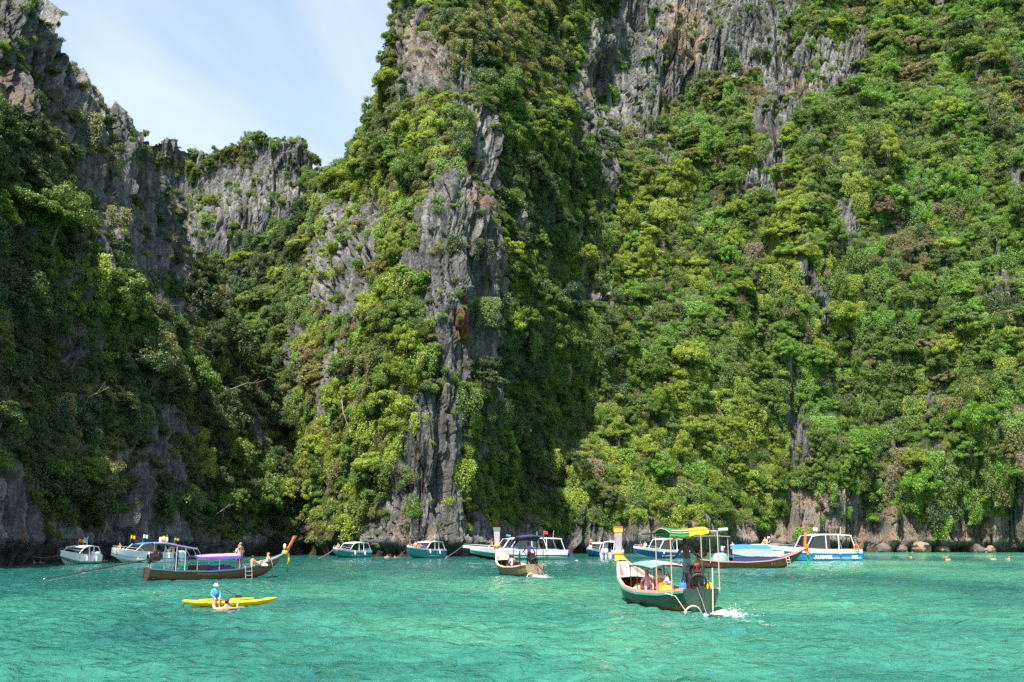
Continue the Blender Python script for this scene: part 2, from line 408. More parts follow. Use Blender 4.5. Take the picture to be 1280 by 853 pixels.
MAIN_ROCK = [([(715, 130), (725, 55), (770, 0), (790, -60), (1025, -60), (990, 75), (940, 110), (890, 120), (840, 135), (810, 185), (775, 205), (735, 170)], 1.0),
             ([(960, 100), (1010, 50), (1100, 35), (1065, 95), (1000, 150), (985, 200), (955, 245), (935, 235)], 0.95),
             ([(1030, 240), (1062, 235), (1062, 305), (1035, 310)], .8), ([(1005, 325), (1030, 330), (1040, 395), (1005, 395)], .9), ([(770, 180), (840, 160), (850, 200), (790, 215)], .7),
             ([(560, 55), (605, 55), (610, 130), (560, 125)], .85), ([(585, 130), (625, 135), (632, 270), (585, 275)], .95),
             ([(540, 215), (600, 180), (645, 330), (640, 405), (600, 425), (540, 410), (525, 320)], .97),
             ([(540, 400), (625, 395), (625, 450), (590, 480), (535, 485)], .95), ([(510, 500), (590, 490), (588, 600), (580, 690), (485, 690), (505, 600)], 1.0),
             ([(455, 668), (485, 610), (600, 645), (640, 672), (640, 700), (430, 700)], .9),
             ([(470, 45), (530, 22), (568, 40), (550, 100), (505, 130), (475, 118)], 1.0),
             ([(375, 290), (435, 240), (482, 215), (480, 330), (445, 392), (388, 378)], 1.0), ([(365, 350), (395, 340), (400, 420), (370, 400)], .6),
             ([(695, 90), (730, 90), (735, 180), (712, 190)], .9), ([(610, 500), (640, 480), (640, 560), (600, 600)], .6),
             ([(520, 120), (550, 110), (540, 190), (515, 200)], .6), ([(640, 20), (720, 40), (715, 80), (640, 60)], .6),
             ([(640, 655), (840, 655), (1290, 640), (1290, 700), (640, 700)], .85), ([(985, 615), (1100, 610), (1090, 690), (985, 690)], .9),
             ([(1255, 600), (1300, 600), (1300, 700), (1255, 700)], .9)]
MAIN_WARM = [([(825, 10), (872, 5), (880, 90), (840, 100)], 1.0), ([(725, 105), (752, 105), (752, 135), (725, 135)], .7), ([(995, 110), (1015, 110), (1012, 140), (998, 140)], .7),
             ([(480, 640), (545, 645), (545, 680), (490, 680)], .45), ([(590, 425), (608, 425), (610, 450), (590, 450)], .9), ([(500, 35), (560, 50), (545, 90), (500, 100)], .5),
             ([(800, 640), (1000, 630), (1000, 690), (800, 690)], .6), ([(990, 600), (1110, 610), (1290, 640), (1290, 690), (990, 690)], .72), ([(1135, 655), (1170, 655), (1190, 675), (1135, 680)], 1.0), ([(940, 370), (955, 370), (955, 400), (940, 400)], .7)]
MAIN_RUST = [([(578, 380), (594, 375), (594, 420), (572, 420)], 1.0), ([(595, 220), (615, 220), (612, 245), (592, 245)], .5)]
cliff('limestone_cliff', 180, 1520, 1060, 600, MAIN_BASE, MAIN_CTRL, MAIN_SKY, MAIN_ROCK, warm_polys=MAIN_WARM, rust_polys=MAIN_RUST, seed=3, depth_back=60)

LEFT_BASE = [(-600, 52), (-350, 62), (-150, 80), (0, 101), (38, 107), (62, 116), (100, 121), (160, 131), (230, 147), (300, 163), (360, 180), (430, 205), (480, 225)]
LEFT_CTRL = [(20, 350, 116), (20, 600, 105), (100, 300, 137), (100, 500, 127), (180, 400, 150), (180, 550, 141), (240, 500, 164), (300, 600, 172), (75, 560, 123), (75, 430, 131), (110, 620, 122), (35, 200, 124)]
LEFT_SKY = [(-600, -700, 80), (-300, -330, 96), (-150, -180, 112), (-60, -80, 124), (26, 6, 135), (58, 28, 140), (80, 70, 144), (112, 110, 151), (142, 136, 157), (170, 155, 164), (187, 185, 168), (204, 235, 176), (228, 305, 186), (262, 375, 192), (300, 450, 197), (345, 530, 200), (385, 610, 200), (430, 660, 212), (480, 672, 226)]
LEFT_ROCK = [([(-700, -800), (35, -20), (75, 10), (215, 160), (250, 330), (190, 350), (110, 260), (70, 170), (0, 130), (-60, 90), (-700, -300)], 1.0),
             ([(-700, 400), (-100, 520), (0, 555), (46, 560), (46, 710), (-700, 900)], 1.0), ([(0, 650), (120, 668), (200, 650), (270, 665), (330, 675), (420, 690), (420, 720), (0, 720)], .9),
             ([(60, 180), (200, 330), (230, 430), (120, 380), (70, 290)], .75), ([(60, 300), (110, 330), (120, 520), (80, 520)], .6)]
cliff('limestone_cliff', -420, 478, 660, 340, LEFT_BASE, LEFT_CTRL, LEFT_SKY, LEFT_ROCK, warm_polys=[([(0, 70), (20, 70), (20, 130), (0, 130)], .5), ([(0, 640), (20, 640), (20, 680), (0, 680)], .5)], seed=23, depth_back=35, name_rock_top=True)

BACK_SKY = [(100, 215, 335), (160, 195, 335), (196, 178, 335), (214, 174, 335), (222, 188, 338), (262, 192, 340), (280, 190, 340), (288, 180, 338), (318, 178, 335), (350, 178, 335), (374, 180, 335), (382, 190, 336), (390, 205, 338), (400, 224, 342), (430, 240, 345), (520, 260, 345)]
BACK_CTRL = [(100, 420, 315), (200, 420, 315), (300, 420, 315), (400, 420, 318), (520, 420, 320), (250, 260, 336), (275, 300, 318), (300, 240, 330), (350, 230, 330), (390, 260, 334), (230, 250, 340), (282, 250, 319), (330, 320, 322)]
BACK_ROCK = [([(60, 0), (560, 0), (560, 500), (60, 500)], .95)]
cliff('limestone_cliff', 90, 520, 300, 200, [(90, 310), (300, 310), (520, 312)], BACK_CTRL, BACK_SKY, BACK_ROCK, seed=57, depth_back=50, foot=False, rough_amp=.75)
# ------------------------------------------------------------------ vegetation prototypes
def tube_np(path, radii, n=6):
    """verts, quads of a tapered tube along a path"""
    V = []; Q = []
    path = [Vector(p) for p in path]
    for i, p in enumerate(path):
        t = (path[min(i + 1, len(path) - 1)] - path[max(i - 1, 0)]).normalized()
        a = t.orthogonal().normalized(); b = t.cross(a)
        for k in range(n):
            an = 2 * math.pi * k / n
            V.append(p + (a * math.cos(an) + b * math.sin(an)) * radii[i])
    for i in range(len(path) - 1):
        for k in range(n):
            Q.append((i * n + k, i * n + (k + 1) % n, (i + 1) * n + (k + 1) % n, (i + 1) * n + k))
    return V, Q
def leaves(cent, norm, size, r, aspect=0.62):
    """rhombic leaf sprays: one folded quad per centre"""
    n = len(cent)
    t = r.normal(size=(n, 3)); t -= (t * norm).sum(1, keepdims=True) * norm
    t /= np.linalg.norm(t, axis=1, keepdims=True) + 1e-9
    b = np.cross(norm, t)
    s = size[:, None]
    droop = norm * s * 0.22
    v = np.stack([cent - t * s - droop, cent + b * s * aspect, cent + t * s - droop, cent - b * s * aspect], 1).reshape(-1, 3)
    q = np.arange(n * 4).reshape(-1, 4)
    var = np.repeat(np.clip(r.normal(0.45, 0.22, n), 0, 1), 4)
    return v, q, var
def clump_points(r, c, rad, flat, n, top=0.25):
    d = r.normal(size=(n, 3)); d[:, 2] = d[:, 2] + top * .5
    d /= np.linalg.norm(d, axis=1, keepdims=True)
    rr = rad * (0.45 + 0.75 * r.random(n) ** 0.7)
    p = c + d * rr[:, None] * np.array([1, 1, flat])
    nn = d * 1.1 + r.normal(size=(n, 3)) * 0.6 + np.array([0, 0, 0.25])
    nn /= np.linalg.norm(nn, axis=1, keepdims=True)
    return p, nn
def leaf_mesh(name, P, Nn, size, r, extra=None):
    v, q, var = leaves(P, Nn, size, r)
    me = np_mesh(name, v, q, LEAF, dict(leafvar=var), smooth=False)
    return me
def crown_mesh(name, seed, R, Hc, base, ncl, per, leaf, flat=0.55, spread=1.0):
    r = np.random.default_rng(seed)
    P, Nn, Cs = [], [], []
    for i in range(ncl):
        an = r.random() * 2 * math.pi; u = r.random() ** 0.5
        zz = r.random()
        c = np.array([math.cos(an) * R * u * spread, math.sin(an) * R * u * spread, base + Hc * (1 - u * u * 0.75) * (0.35 + 0.65 * zz)])
        rad = R * (0.13 + 0.20 * r.random() ** 2)
        p, nn = clump_points(r, c, rad, flat, int(per * (0.7 + 0.6 * r.random())))
        P.append(p); Nn.append(nn); Cs.append(c)
    P = np.concatenate(P); Nn = np.concatenate(Nn)
    sz = leaf * (0.6 + 0.8 * r.random(len(P)))
    return leaf_mesh(name, P, Nn, sz, r), Cs
def trunk_mesh(name, Cs, base, rad, seed):
    r = random.Random(seed)
    V = []; Q = []
    def add(path, radii):
        v, q = tube_np(path, radii, 5); o = len(V); V.extend(v); Q.extend([tuple(i + o for i in f) for f in q])
    top = Vector((0.1, -0.05, base + 0.8))
    mid = Vector((r.uniform(-.3, .3), r.uniform(-.3, .3), base * 0.5))
    add([(0, 0, -1.2), mid, top], [rad, rad * .8, rad * .55])
    for c in Cs[::2]:
        c = Vector(c); m = (top + c) / 2 + Vector((0, 0, -0.25))
        st = mid.lerp(top, r.uniform(0.3, 1))
        add([st, m, c], [rad * .42, rad * .28, rad * .1])
    return np_mesh(name, np.array([tuple(v) for v in V]), np.array(Q), BARK)

PROTO = bpy.data.collections.new('foliage_pieces')
TREES = []          # (crown mesh, trunk mesh)
specs = [(2.7, 3.2, 1.2, 46, 250, .095, .8), (2.3, 3.8, 1.1, 50, 230, .09, .9), (3.1, 2.6, 1.6, 44, 260, .10, .65), (2.1, 2.8, .9, 38, 240, .09, .85), (2.4, 4.6, 1.3, 56, 210, .09, .85), (2.9, 3.0, 1.1, 30, 300, .105, .6)]
for i, (R, Hc, b, nc, per, lf, fl) in enumerate(specs):
    cm, Cs = crown_mesh('tree_crown', 100 + i, R, Hc, b, nc, per, lf, fl)
    TREES.append((cm, trunk_mesh('tree_trunk', Cs, b, 0.16, 200 + i)))
def joined(name, meshes):
    bm = bmesh.new()
    V = []; Q = []; var = []; mi = []; off = 0
    for k, me in enumerate(meshes):
        n = len(me.vertices); co = np.empty(n * 3, np.float32); me.vertices.foreach_get('co', co)
        li = np.empty(len(me.loops), np.int32); me.loops.foreach_get('vertex_index', li)
        V.append(co.reshape(-1, 3)); Q.append(li.reshape(-1, 4) + off); mi.append(np.full(len(li) // 4, k)); off += n
        if 'leafvar' in me.attributes:
            a = np.empty(n, np.float32); me.attributes['leafvar'].data.foreach_get('value', a)
        else: a = np.zeros(n, np.float32)
        var.append(a)
    bm.free()
    out = np_mesh(name, np.concatenate(V), np.concatenate(Q), LEAF, dict(leafvar=np.concatenate(var)), smooth=False)
    out.materials.append(BARK)
    out.polygons.foreach_set('material_index', np.concatenate(mi).astype(np.int32))
    return out
PROTO_N = {}
def proto(kind, me):
    k = len(PROTO.objects)
    o = bpy.data.objects.new('foliage_piece_%02d' % k, me); PROTO.objects.link(o)
    PROTO_N.setdefault(kind, []).append(k)
for cm, tm in TREES: proto('tree', joined('tree_piece', [cm, tm]))
for i in range(5):      # shrubs, about 1 m radius
    r = np.random.default_rng(300 + i)
    P, Nn = [], []
    for k in range(7 + i):
        an = r.random() * 6.28; u = r.random() ** .6 * .75
        p, nn = clump_points(r, np.array([math.cos(an) * u, math.sin(an) * u, 0.25 + .55 * r.random() * (1 - .5 * u)]), .28 + .22 * r.random(), .7, 190)
        P.append(p); Nn.append(nn)
    P = np.concatenate(P); Nn = np.concatenate(Nn)
    proto('shrub', leaf_mesh('shrub_piece', P, Nn, (.05 + .016 * (i % 3)) * (.6 + .8 * r.random(len(P))), r))
for i in range(3):      # tufts / ground cover
    r = np.random.default_rng(330 + i)
    P, Nn = clump_points(r, np.zeros(3), 1.0, .45, 420, .5)
    proto('tuft', leaf_mesh('tuft_piece', P, Nn, .10 * (.6 + .8 * r.random(len(P))), r))
for i in range(3):      # hanging creepers: ropes of leaves draped down the rock (+z out is not needed: they hang along -z)
    r = np.random.default_rng(350 + i)
    P, Nn = [], []
    for k in range(9):
        x0 = r.uniform(-.9, .9); ln = r.uniform(.8, 2.6); n = int(170 * ln)
        t = r.random(n)
        p = np.stack([x0 + r.normal(0, .12, n) + .15 * np.sin(t * 5 + k), -0.25 - .25 * np.sin(t * 3) + r.normal(0, .13, n), .5 - t * ln], 1)
        nn = np.stack([r.normal(0, .5, n), -np.ones(n), .6 + r.normal(0, .5, n)], 1); nn /= np.linalg.norm(nn, axis=1, keepdims=True)
        P.append(p); Nn.append(nn)
    P = np.concatenate(P); Nn = np.concatenate(Nn)
    proto('creeper', leaf_mesh('creeper_piece', P, Nn, .055 * (.6 + .8 * r.random(len(P))), r))
for i in range(2):      # dry twiggy bush
    r = np.random.default_rng(370 + i)
    V = []; Q = []
    for k in range(46):
        d = Vector((r.normal(), r.normal(), abs(r.normal()) * .8 + .1)).normalized()
        ln = r.uniform(.5, 1.15); b = d * ln; m = b * .5 + Vector((r.normal(), r.normal(), r.normal())) * .1
        v, q = tube_np([(0, 0, 0), m, b], [.022, .016, .006], 3); o = len(V); V.extend(v); Q.extend([tuple(a + o for a in f) for f in q])
        for s in range(3):
            e = b + Vector((r.normal(), r.normal(), r.normal())) * .3
            v, q = tube_np([m.lerp(b, r.random()), e], [.012, .004], 3); o = len(V); V.extend(v); Q.extend([tuple(a + o for a in f) for f in q])
    tw = np_mesh('twigs', np.array([tuple(v) for v in V]), np.array(Q), BARK)
    P, Nn = clump_points(r, np.array([0, 0, .45]), .8, .7, 150)
    proto('dry', joined('dry_piece', [leaf_mesh('dry_leaves', P, Nn, .055 * (.6 + .8 * r.random(len(P))), r), tw]))

# ------------------------------------------------------------------ scatter on the cliffs
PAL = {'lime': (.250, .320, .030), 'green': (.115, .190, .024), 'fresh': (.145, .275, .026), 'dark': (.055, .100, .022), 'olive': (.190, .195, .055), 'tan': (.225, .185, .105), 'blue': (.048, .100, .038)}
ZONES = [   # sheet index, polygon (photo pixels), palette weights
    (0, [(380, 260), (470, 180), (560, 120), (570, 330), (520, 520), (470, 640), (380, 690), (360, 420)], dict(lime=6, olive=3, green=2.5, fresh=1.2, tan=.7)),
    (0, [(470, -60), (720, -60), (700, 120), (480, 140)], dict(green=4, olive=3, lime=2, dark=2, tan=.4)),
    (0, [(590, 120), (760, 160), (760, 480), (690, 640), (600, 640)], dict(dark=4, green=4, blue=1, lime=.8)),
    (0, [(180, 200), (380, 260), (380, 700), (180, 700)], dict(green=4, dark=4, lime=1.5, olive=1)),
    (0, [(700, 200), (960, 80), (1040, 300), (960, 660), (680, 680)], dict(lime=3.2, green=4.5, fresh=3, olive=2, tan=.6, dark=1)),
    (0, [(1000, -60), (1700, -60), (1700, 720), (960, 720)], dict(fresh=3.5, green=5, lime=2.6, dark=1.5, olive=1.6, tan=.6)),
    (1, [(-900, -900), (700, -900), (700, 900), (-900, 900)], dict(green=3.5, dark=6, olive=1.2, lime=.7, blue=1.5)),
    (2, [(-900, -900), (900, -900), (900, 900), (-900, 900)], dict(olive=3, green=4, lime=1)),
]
rnd = np.random.default_rng(11)
PTS = {k: [] for k in ('tree', 'scatter')}
names = list(PAL); PALA = np.array([PAL[k] for k in names])
for si, sh in enumerate(SHEETS):
    P, Nn, rock = sh['P'], sh['N'], sh['rock']
    du = np.gradient(P, axis=1); dv = np.gradient(P, axis=0)
    area = np.linalg.norm(np.cross(du, dv), axis=-1)
    px, py = sh['px'], sh['py']
    ok = sh['front'] & (px > -160) & (px < 1420) & (py > -140) & (P[..., 2] > 2.0)
    coh = fbm(P[..., 0] * .07, P[..., 1] * .07, P[..., 2] * .055, 2, 500 + si)
    gap = np.clip(.95 + 2.2 * fbm(P[..., 0] * .13, P[..., 1] * .13, P[..., 2] * .07, 3, 520 + si), 0.08, 1.35)
    veg = np.clip(1 - rock * 1.12, 0, 1) ** 1.2
    low = np.clip((P[..., 2] - 3.0) / 6.0, 0, 1)
    ledge = np.clip(Nn[..., 2] * 2.2 - 0.35, 0, 1)            # plants hold on flatter spots of bare rock
    topb = np.zeros(P.shape[:2]); nr = P.shape[0]
    topb[nr - 26:nr - 11] = 1.0
    if si == 2: veg = np.maximum(veg * .35, topb * 0.8 * (coh > -0.15)) + ledge * .25
    elif si == 1: veg = np.maximum(veg, topb * .0)
    else: veg = np.maximum(veg, topb * .9)
    dens = {'tree': .060 * veg * gap * low, 'shrub': (.40 * veg * (gap * .7 + .3) + .045 * ledge + .012) * np.clip(low + .15, 0, 1), 'tuft': (.62 * veg + .06 * ledge + .012) * np.clip(low + .1, 0, 1),
            'creeper': .17 * np.clip(veg + .05 * rock, 0, 1) * low * np.clip(-Nn[..., 1], 0, 1), 'dry': (.030 * veg + .010) * np.clip(low + .3, 0, 1)}
    if si == 2: dens = {k: v * (.6 if k in ('tree', 'shrub') else .3) for k, v in dens.items()}
    if si == 1: dens = {k: v * 1.1 for k, v in dens.items()}
    zid = np.full(px.shape, -1)
    for zi, (s, poly, w) in enumerate(ZONES):
        if s == si: zid = np.where((zid < 0) & in_poly(px, py, poly), zi, zid)
    for kind, d in dens.items():
        w = (d * area * ok).ravel(); tot = w.sum(); n = rnd.poisson(tot)
        if n == 0: continue
        pick = np.searchsorted(np.cumsum(w) / tot, rnd.random(n)); pick = np.minimum(pick, w.size - 1)
        p = P.reshape(-1, 3)[pick]; nn = Nn.reshape(-1, 3)[pick]; c = coh.ravel()[pick]; z = zid.ravel()[pick]
        gp = gap.ravel()[pick]
        p = p + rnd.normal(0, .25, p.shape)
        col = np.zeros(n, int)
        for zi in np.unique(z):
            sel = z == zi
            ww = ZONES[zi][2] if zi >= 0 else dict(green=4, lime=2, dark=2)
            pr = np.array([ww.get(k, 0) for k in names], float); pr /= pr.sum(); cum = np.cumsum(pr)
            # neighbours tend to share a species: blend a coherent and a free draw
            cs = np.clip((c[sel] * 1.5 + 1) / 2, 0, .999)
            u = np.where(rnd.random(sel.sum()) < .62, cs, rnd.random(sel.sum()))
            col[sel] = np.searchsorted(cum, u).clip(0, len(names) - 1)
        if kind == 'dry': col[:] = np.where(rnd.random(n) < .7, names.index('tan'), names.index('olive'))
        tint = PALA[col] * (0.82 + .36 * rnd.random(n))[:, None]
        if kind == 'tuft': tint = tint * .9
        if kind == 'tree': sc = .42 + 1.05 * rnd.random(n) ** 2.4
        elif kind == 'shrub': sc = .6 + 1.5 * rnd.random(n) ** 2.6
        elif kind == 'tuft': sc = .5 + .8 * rnd.random(n)
        elif kind == 'dry': sc = .6 + 1.2 * rnd.random(n)
        else: sc = .8 + 1.9 * rnd.random(n) ** 1.5
        if si == 2 and kind == 'tree': sc *= .8
        zf = {'tree': .75 + .75 * rnd.random(n) ** 1.3, 'shrub': .7 + 1.1 * rnd.random(n) ** 1.5}.get(kind, np.ones(n))
        var = rnd.choice(PROTO_N[kind], n)
        rz = rnd.random(n) * 6.283
        hl = np.hypot(nn[:, 0], nn[:, 1]) + 1e-6
        hx, hy = nn[:, 0] / hl, nn[:, 1] / hl
        out = {'tree': .3, 'shrub': .25, 'tuft': .12, 'creeper': .3, 'dry': .15}[kind]
        p[:, 0] += hx * out; p[:, 1] += hy * out; p[:, 2] -= {'tree': .4, 'shrub': .3, 'tuft': 0, 'creeper': 0, 'dry': .1}[kind]
        if kind == 'creeper': rz = np.arctan2(hy, hx) + math.pi / 2
        lean = {'tree': .28, 'shrub': .35, 'tuft': .8, 'creeper': 0, 'dry': .5}[kind] * np.clip(hl, 0, 1)
        for i in range(n):
            q = Matrix.Rotation(lean[i], 3, Vector((-hy[i], hx[i], 0))) @ Matrix.Rotation(rz[i], 3, 'Z')
            e = q.to_euler()
            rec = (p[i], (e.x, e.y, e.z), sc[i], var[i], tint[i], names[col[i]], z[i], si, zf[i])
            PTS['tree' if kind == 'tree' else 'scatter'].append(rec)

# the trees that show largest are individuals; the rest of the wood is one mass
SINGLE = []; REST = []
cand = []
for rec in PTS['tree']:
    x, y, zz = rec[0]
    u, v = to_px(x, y, zz + 3 * rec[2])
    hidden = (rec[7] == 0 and u < 395 and v > 200 + (u - 200) * 2.0) or rec[7] == 2
    if -10 < u < 1290 and -5 < v < 690 and not hidden:
        cand.append((rec[2] / y, u, v, rec))
    else: REST.append(rec)
cand.sort(key=lambda q: -q[0])
taken = []
for s, u, v, rec in cand:
    near = any(abs(u - a) < 16 and abs(v - b) < 13 for a, b in taken)
    if len(taken) < 285 and not near: taken.append((u, v)); SINGLE.append((u, v, rec))
    else: REST.append(rec)
def zone_label(si, u, v):
    if si == 1: return ('the dark wall beside the purple-canopied longtail boat' if v > 380 else 'the grey ridge that slopes down from the skyline') , 'trees on the shaded cove wall'
    if u < 395: return 'the dim valley below the distant flat-topped cliff', 'trees in the dim valley'
    if v < 130 and u < 720: return 'the top of the tall grey buttress', 'trees on top of the buttress'
    if u < 585: return 'the sunlit flank of the tall grey buttress', 'trees on the sunlit buttress flank'
    if u < 735: return 'the shaded flank of the tall grey buttress', 'trees on the shaded buttress flank'
    if v < 330: return 'the high slope beside the bare upper rock wall', 'trees high on the bright slope'
    if u < 1000: return 'the bright slope above the longtail boats', 'trees on the bright slope'
    return 'the bright slope above the swimmers', 'trees on the bright slope by the swimmers'
ADJ = {'lime': 'yellow-green', 'green': 'mid green', 'fresh': 'fresh green', 'dark': 'dark green', 'olive': 'olive', 'tan': 'dry brownish', 'blue': 'bluish dark green'}
for u, v, rec in SINGLE:
    p, e, sc, var, tint, cname, zi, si, zf = rec
    r = link('cliff_tree', None)
    r.empty_display_size = .5
    r.location = p; r.rotation_euler = e; r.scale = (sc, sc, sc * zf)
    place, grp = zone_label(si, u, v)
    size = 'large' if sc > 1.0 else 'smaller'
    r['label'] = '%s %s broad-leaved tree on %s' % (size, ADJ[cname], place)
    r['category'] = 'tree'; r['group'] = grp
    cm, tm = TREES[var % len(TREES)]
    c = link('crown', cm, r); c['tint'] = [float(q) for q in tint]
    t = link('trunk', tm, r)

def scatter_object(name, recs, label):
    n = len(recs)
    me = bpy.data.meshes.new(name)
    me.vertices.add(n); me.vertices.foreach_set('co', np.array([r[0] for r in recs], np.float32).ravel())
    a = me.attributes.new('rot', 'FLOAT_VECTOR', 'POINT'); a.data.foreach_set('vector', np.array([r[1] for r in recs], np.float32).ravel())
    a = me.attributes.new('scl', 'FLOAT_VECTOR', 'POINT'); a.data.foreach_set('vector', np.array([(r[2], r[2], r[2] * r[8]) for r in recs], np.float32).ravel())
    a = me.attributes.new('variant', 'INT', 'POINT'); a.data.foreach_set('value', np.array([r[3] for r in recs], np.int32))
    a = me.attributes.new('tint', 'FLOAT_VECTOR', 'POINT'); a.data.foreach_set('vector', np.array([r[4] for r in recs], np.float32).ravel())
    me.update()
    o = link(name, me); o['kind'] = 'stuff'; o['label'] = label; o['category'] = 'foliage'
    ng = bpy.data.node_groups.new('scatter_' + name, 'GeometryNodeTree')
    ng.interface.new_socket('Geometry', in_out='INPUT', socket_type='NodeSocketGeometry')
    ng.interface.new_socket('Geometry', in_out='OUTPUT', socket_type='NodeSocketGeometry')
    N = ng.nodes; L = ng.links
    gi = N.new('NodeGroupInput'); go = N.new('NodeGroupOutput')
    ip = N.new('GeometryNodeInstanceOnPoints'); ci = N.new('GeometryNodeCollectionInfo')
    ci.inputs['Collection'].default_value = PROTO; ci.inputs['Separate Children'].default_value = True; ci.inputs['Reset Children'].default_value = True
    def attr(nm, t):
        q = N.new('GeometryNodeInputNamedAttribute'); q.data_type = t; q.inputs['Name'].default_value = nm
        return q.outputs['Attribute']
    L.new(gi.outputs[0], ip.inputs['Points']); L.new(ci.outputs[0], ip.inputs['Instance'])
    ip.inputs['Pick Instance'].default_value = True
    L.new(attr('variant', 'INT'), ip.inputs['Instance Index'])
    er = N.new('FunctionNodeEulerToRotation'); L.new(attr('rot', 'FLOAT_VECTOR'), er.inputs[0]); L.new(er.outputs[0], ip.inputs['Rotation'])
    L.new(attr('scl', 'FLOAT_VECTOR'), ip.inputs['Scale'])
    L.new(ip.outputs[0], go.inputs[0])
    md = o.modifiers.new('scatter', 'NODES'); md.node_group = ng
    return o
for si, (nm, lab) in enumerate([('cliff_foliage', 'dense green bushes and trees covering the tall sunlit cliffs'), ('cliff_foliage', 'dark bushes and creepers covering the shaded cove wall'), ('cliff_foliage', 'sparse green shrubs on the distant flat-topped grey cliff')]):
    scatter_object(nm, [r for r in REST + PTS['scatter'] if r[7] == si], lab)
print('single trees', len(SINGLE), 'rest', len(REST), 'scatter', len(PTS['scatter']))
# ------------------------------------------------------------------ water
def water_material():
    m, nt, N, L, out = new_mat('lagoon_water')
    b = N.new('ShaderNodeBsdfPrincipled'); b.inputs['Roughness'].default_value = 0.05; b.inputs['IOR'].default_value = 1.48
    geo = N.new('ShaderNodeNewGeometry')
    def tex(v, sc, det=4, rgh=.5, dist=0):
        mp = N.new('ShaderNodeMapping'); mp.inputs['Scale'].default_value = v; L.new(geo.outputs['Position'], mp.inputs['Vector'])
        n = N.new('ShaderNodeTexNoise'); n.inputs['Scale'].default_value = sc; n.inputs['Detail'].default_value = det; n.inputs['Roughness'].default_value = rgh; n.inputs['Distortion'].default_value = dist
        L.new(mp.outputs['Vector'], n.inputs['Vector']); return n
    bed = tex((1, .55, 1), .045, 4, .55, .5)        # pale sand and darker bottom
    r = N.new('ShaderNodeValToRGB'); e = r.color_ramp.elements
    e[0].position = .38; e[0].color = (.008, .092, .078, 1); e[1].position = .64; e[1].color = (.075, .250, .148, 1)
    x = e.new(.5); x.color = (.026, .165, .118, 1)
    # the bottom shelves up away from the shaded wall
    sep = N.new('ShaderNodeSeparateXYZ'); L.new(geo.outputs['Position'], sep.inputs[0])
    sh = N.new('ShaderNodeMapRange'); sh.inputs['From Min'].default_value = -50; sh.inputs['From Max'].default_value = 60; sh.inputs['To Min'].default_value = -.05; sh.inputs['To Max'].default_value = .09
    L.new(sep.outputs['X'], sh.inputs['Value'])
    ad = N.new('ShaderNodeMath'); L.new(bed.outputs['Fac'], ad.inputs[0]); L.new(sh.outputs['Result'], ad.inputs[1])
    # dark cliff reflection painted into the far water colour, weaker over the right-hand shallows
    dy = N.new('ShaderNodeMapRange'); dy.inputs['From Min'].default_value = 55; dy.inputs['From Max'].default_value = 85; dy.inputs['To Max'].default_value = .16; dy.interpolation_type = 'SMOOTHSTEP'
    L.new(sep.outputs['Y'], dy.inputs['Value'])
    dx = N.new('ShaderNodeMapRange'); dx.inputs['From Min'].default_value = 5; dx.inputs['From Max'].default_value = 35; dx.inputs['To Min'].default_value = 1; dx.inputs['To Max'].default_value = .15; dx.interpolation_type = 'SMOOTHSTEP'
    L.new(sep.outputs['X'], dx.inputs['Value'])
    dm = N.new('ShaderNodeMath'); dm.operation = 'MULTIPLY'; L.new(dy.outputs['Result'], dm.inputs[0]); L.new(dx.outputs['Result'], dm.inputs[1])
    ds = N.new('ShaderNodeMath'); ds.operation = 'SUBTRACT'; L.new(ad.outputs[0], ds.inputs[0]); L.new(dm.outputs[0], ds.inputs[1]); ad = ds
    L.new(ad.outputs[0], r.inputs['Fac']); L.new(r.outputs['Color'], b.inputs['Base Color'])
    n1 = tex((.8, 1.3, 1), 2.4, 5, .62, .4); n2 = tex((.6, 1.2, 1), .55, 3, .5, .3)
    h = N.new('ShaderNodeMath'); h.operation = 'MULTIPLY_ADD'; h.inputs[1].default_value = .45
    L.new(n1.outputs['Fac'], h.inputs[0]); L.new(n2.outputs['Fac'], h.inputs[2])
    bp = N.new('ShaderNodeBump'); bp.inputs['Strength'].default_value = 1.0; bp.inputs['Distance'].default_value = .9
    L.new(h.outputs[0], bp.inputs['Height']); L.new(bp.outputs['Normal'], b.inputs['Normal'])
    L.new(b.outputs['BSDF'], out.inputs['Surface'])
    return m
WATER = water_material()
def wave_z(X, Y):
    near = np.clip(1.15 - Y / 150, .25, 1)
    z = .12 * fbm(X * .5, Y * .9, 0 * X, 3, 900) + .15 * fbm(X * 1.3 + 4, Y * 2.0, 0 * X, 3, 910) + .03 * vnoise(X * .16, Y * .22, 0 * X, 930)
    return z * near
nr, nc = 470, 600
yy = 9.0 * (150 / 9.0) ** (np.arange(nr) / (nr - 1))
aa = np.linspace(-.62, .62, nc)
Yg = np.broadcast_to(yy[:, None], (nr, nc)); Xg = aa[None, :] * Yg
Zg = wave_z(Xg, Yg)
edge = np.minimum(np.minimum(np.arange(nr)[:, None], nr - 1 - np.arange(nr)[:, None]) / 12, np.minimum(np.arange(nc)[None], nc - 1 - np.arange(nc)[None]) / 12)
Zg = Zg * np.clip(edge, 0, 1)
idx = np.arange(nr * nc).reshape(nr, nc)
q = np.stack([idx[:-1, :-1], idx[:-1, 1:], idx[1:, 1:], idx[1:, :-1]], -1).reshape(-1, 4)
v = np.stack([Xg, Yg, Zg], -1).reshape(-1, 3)
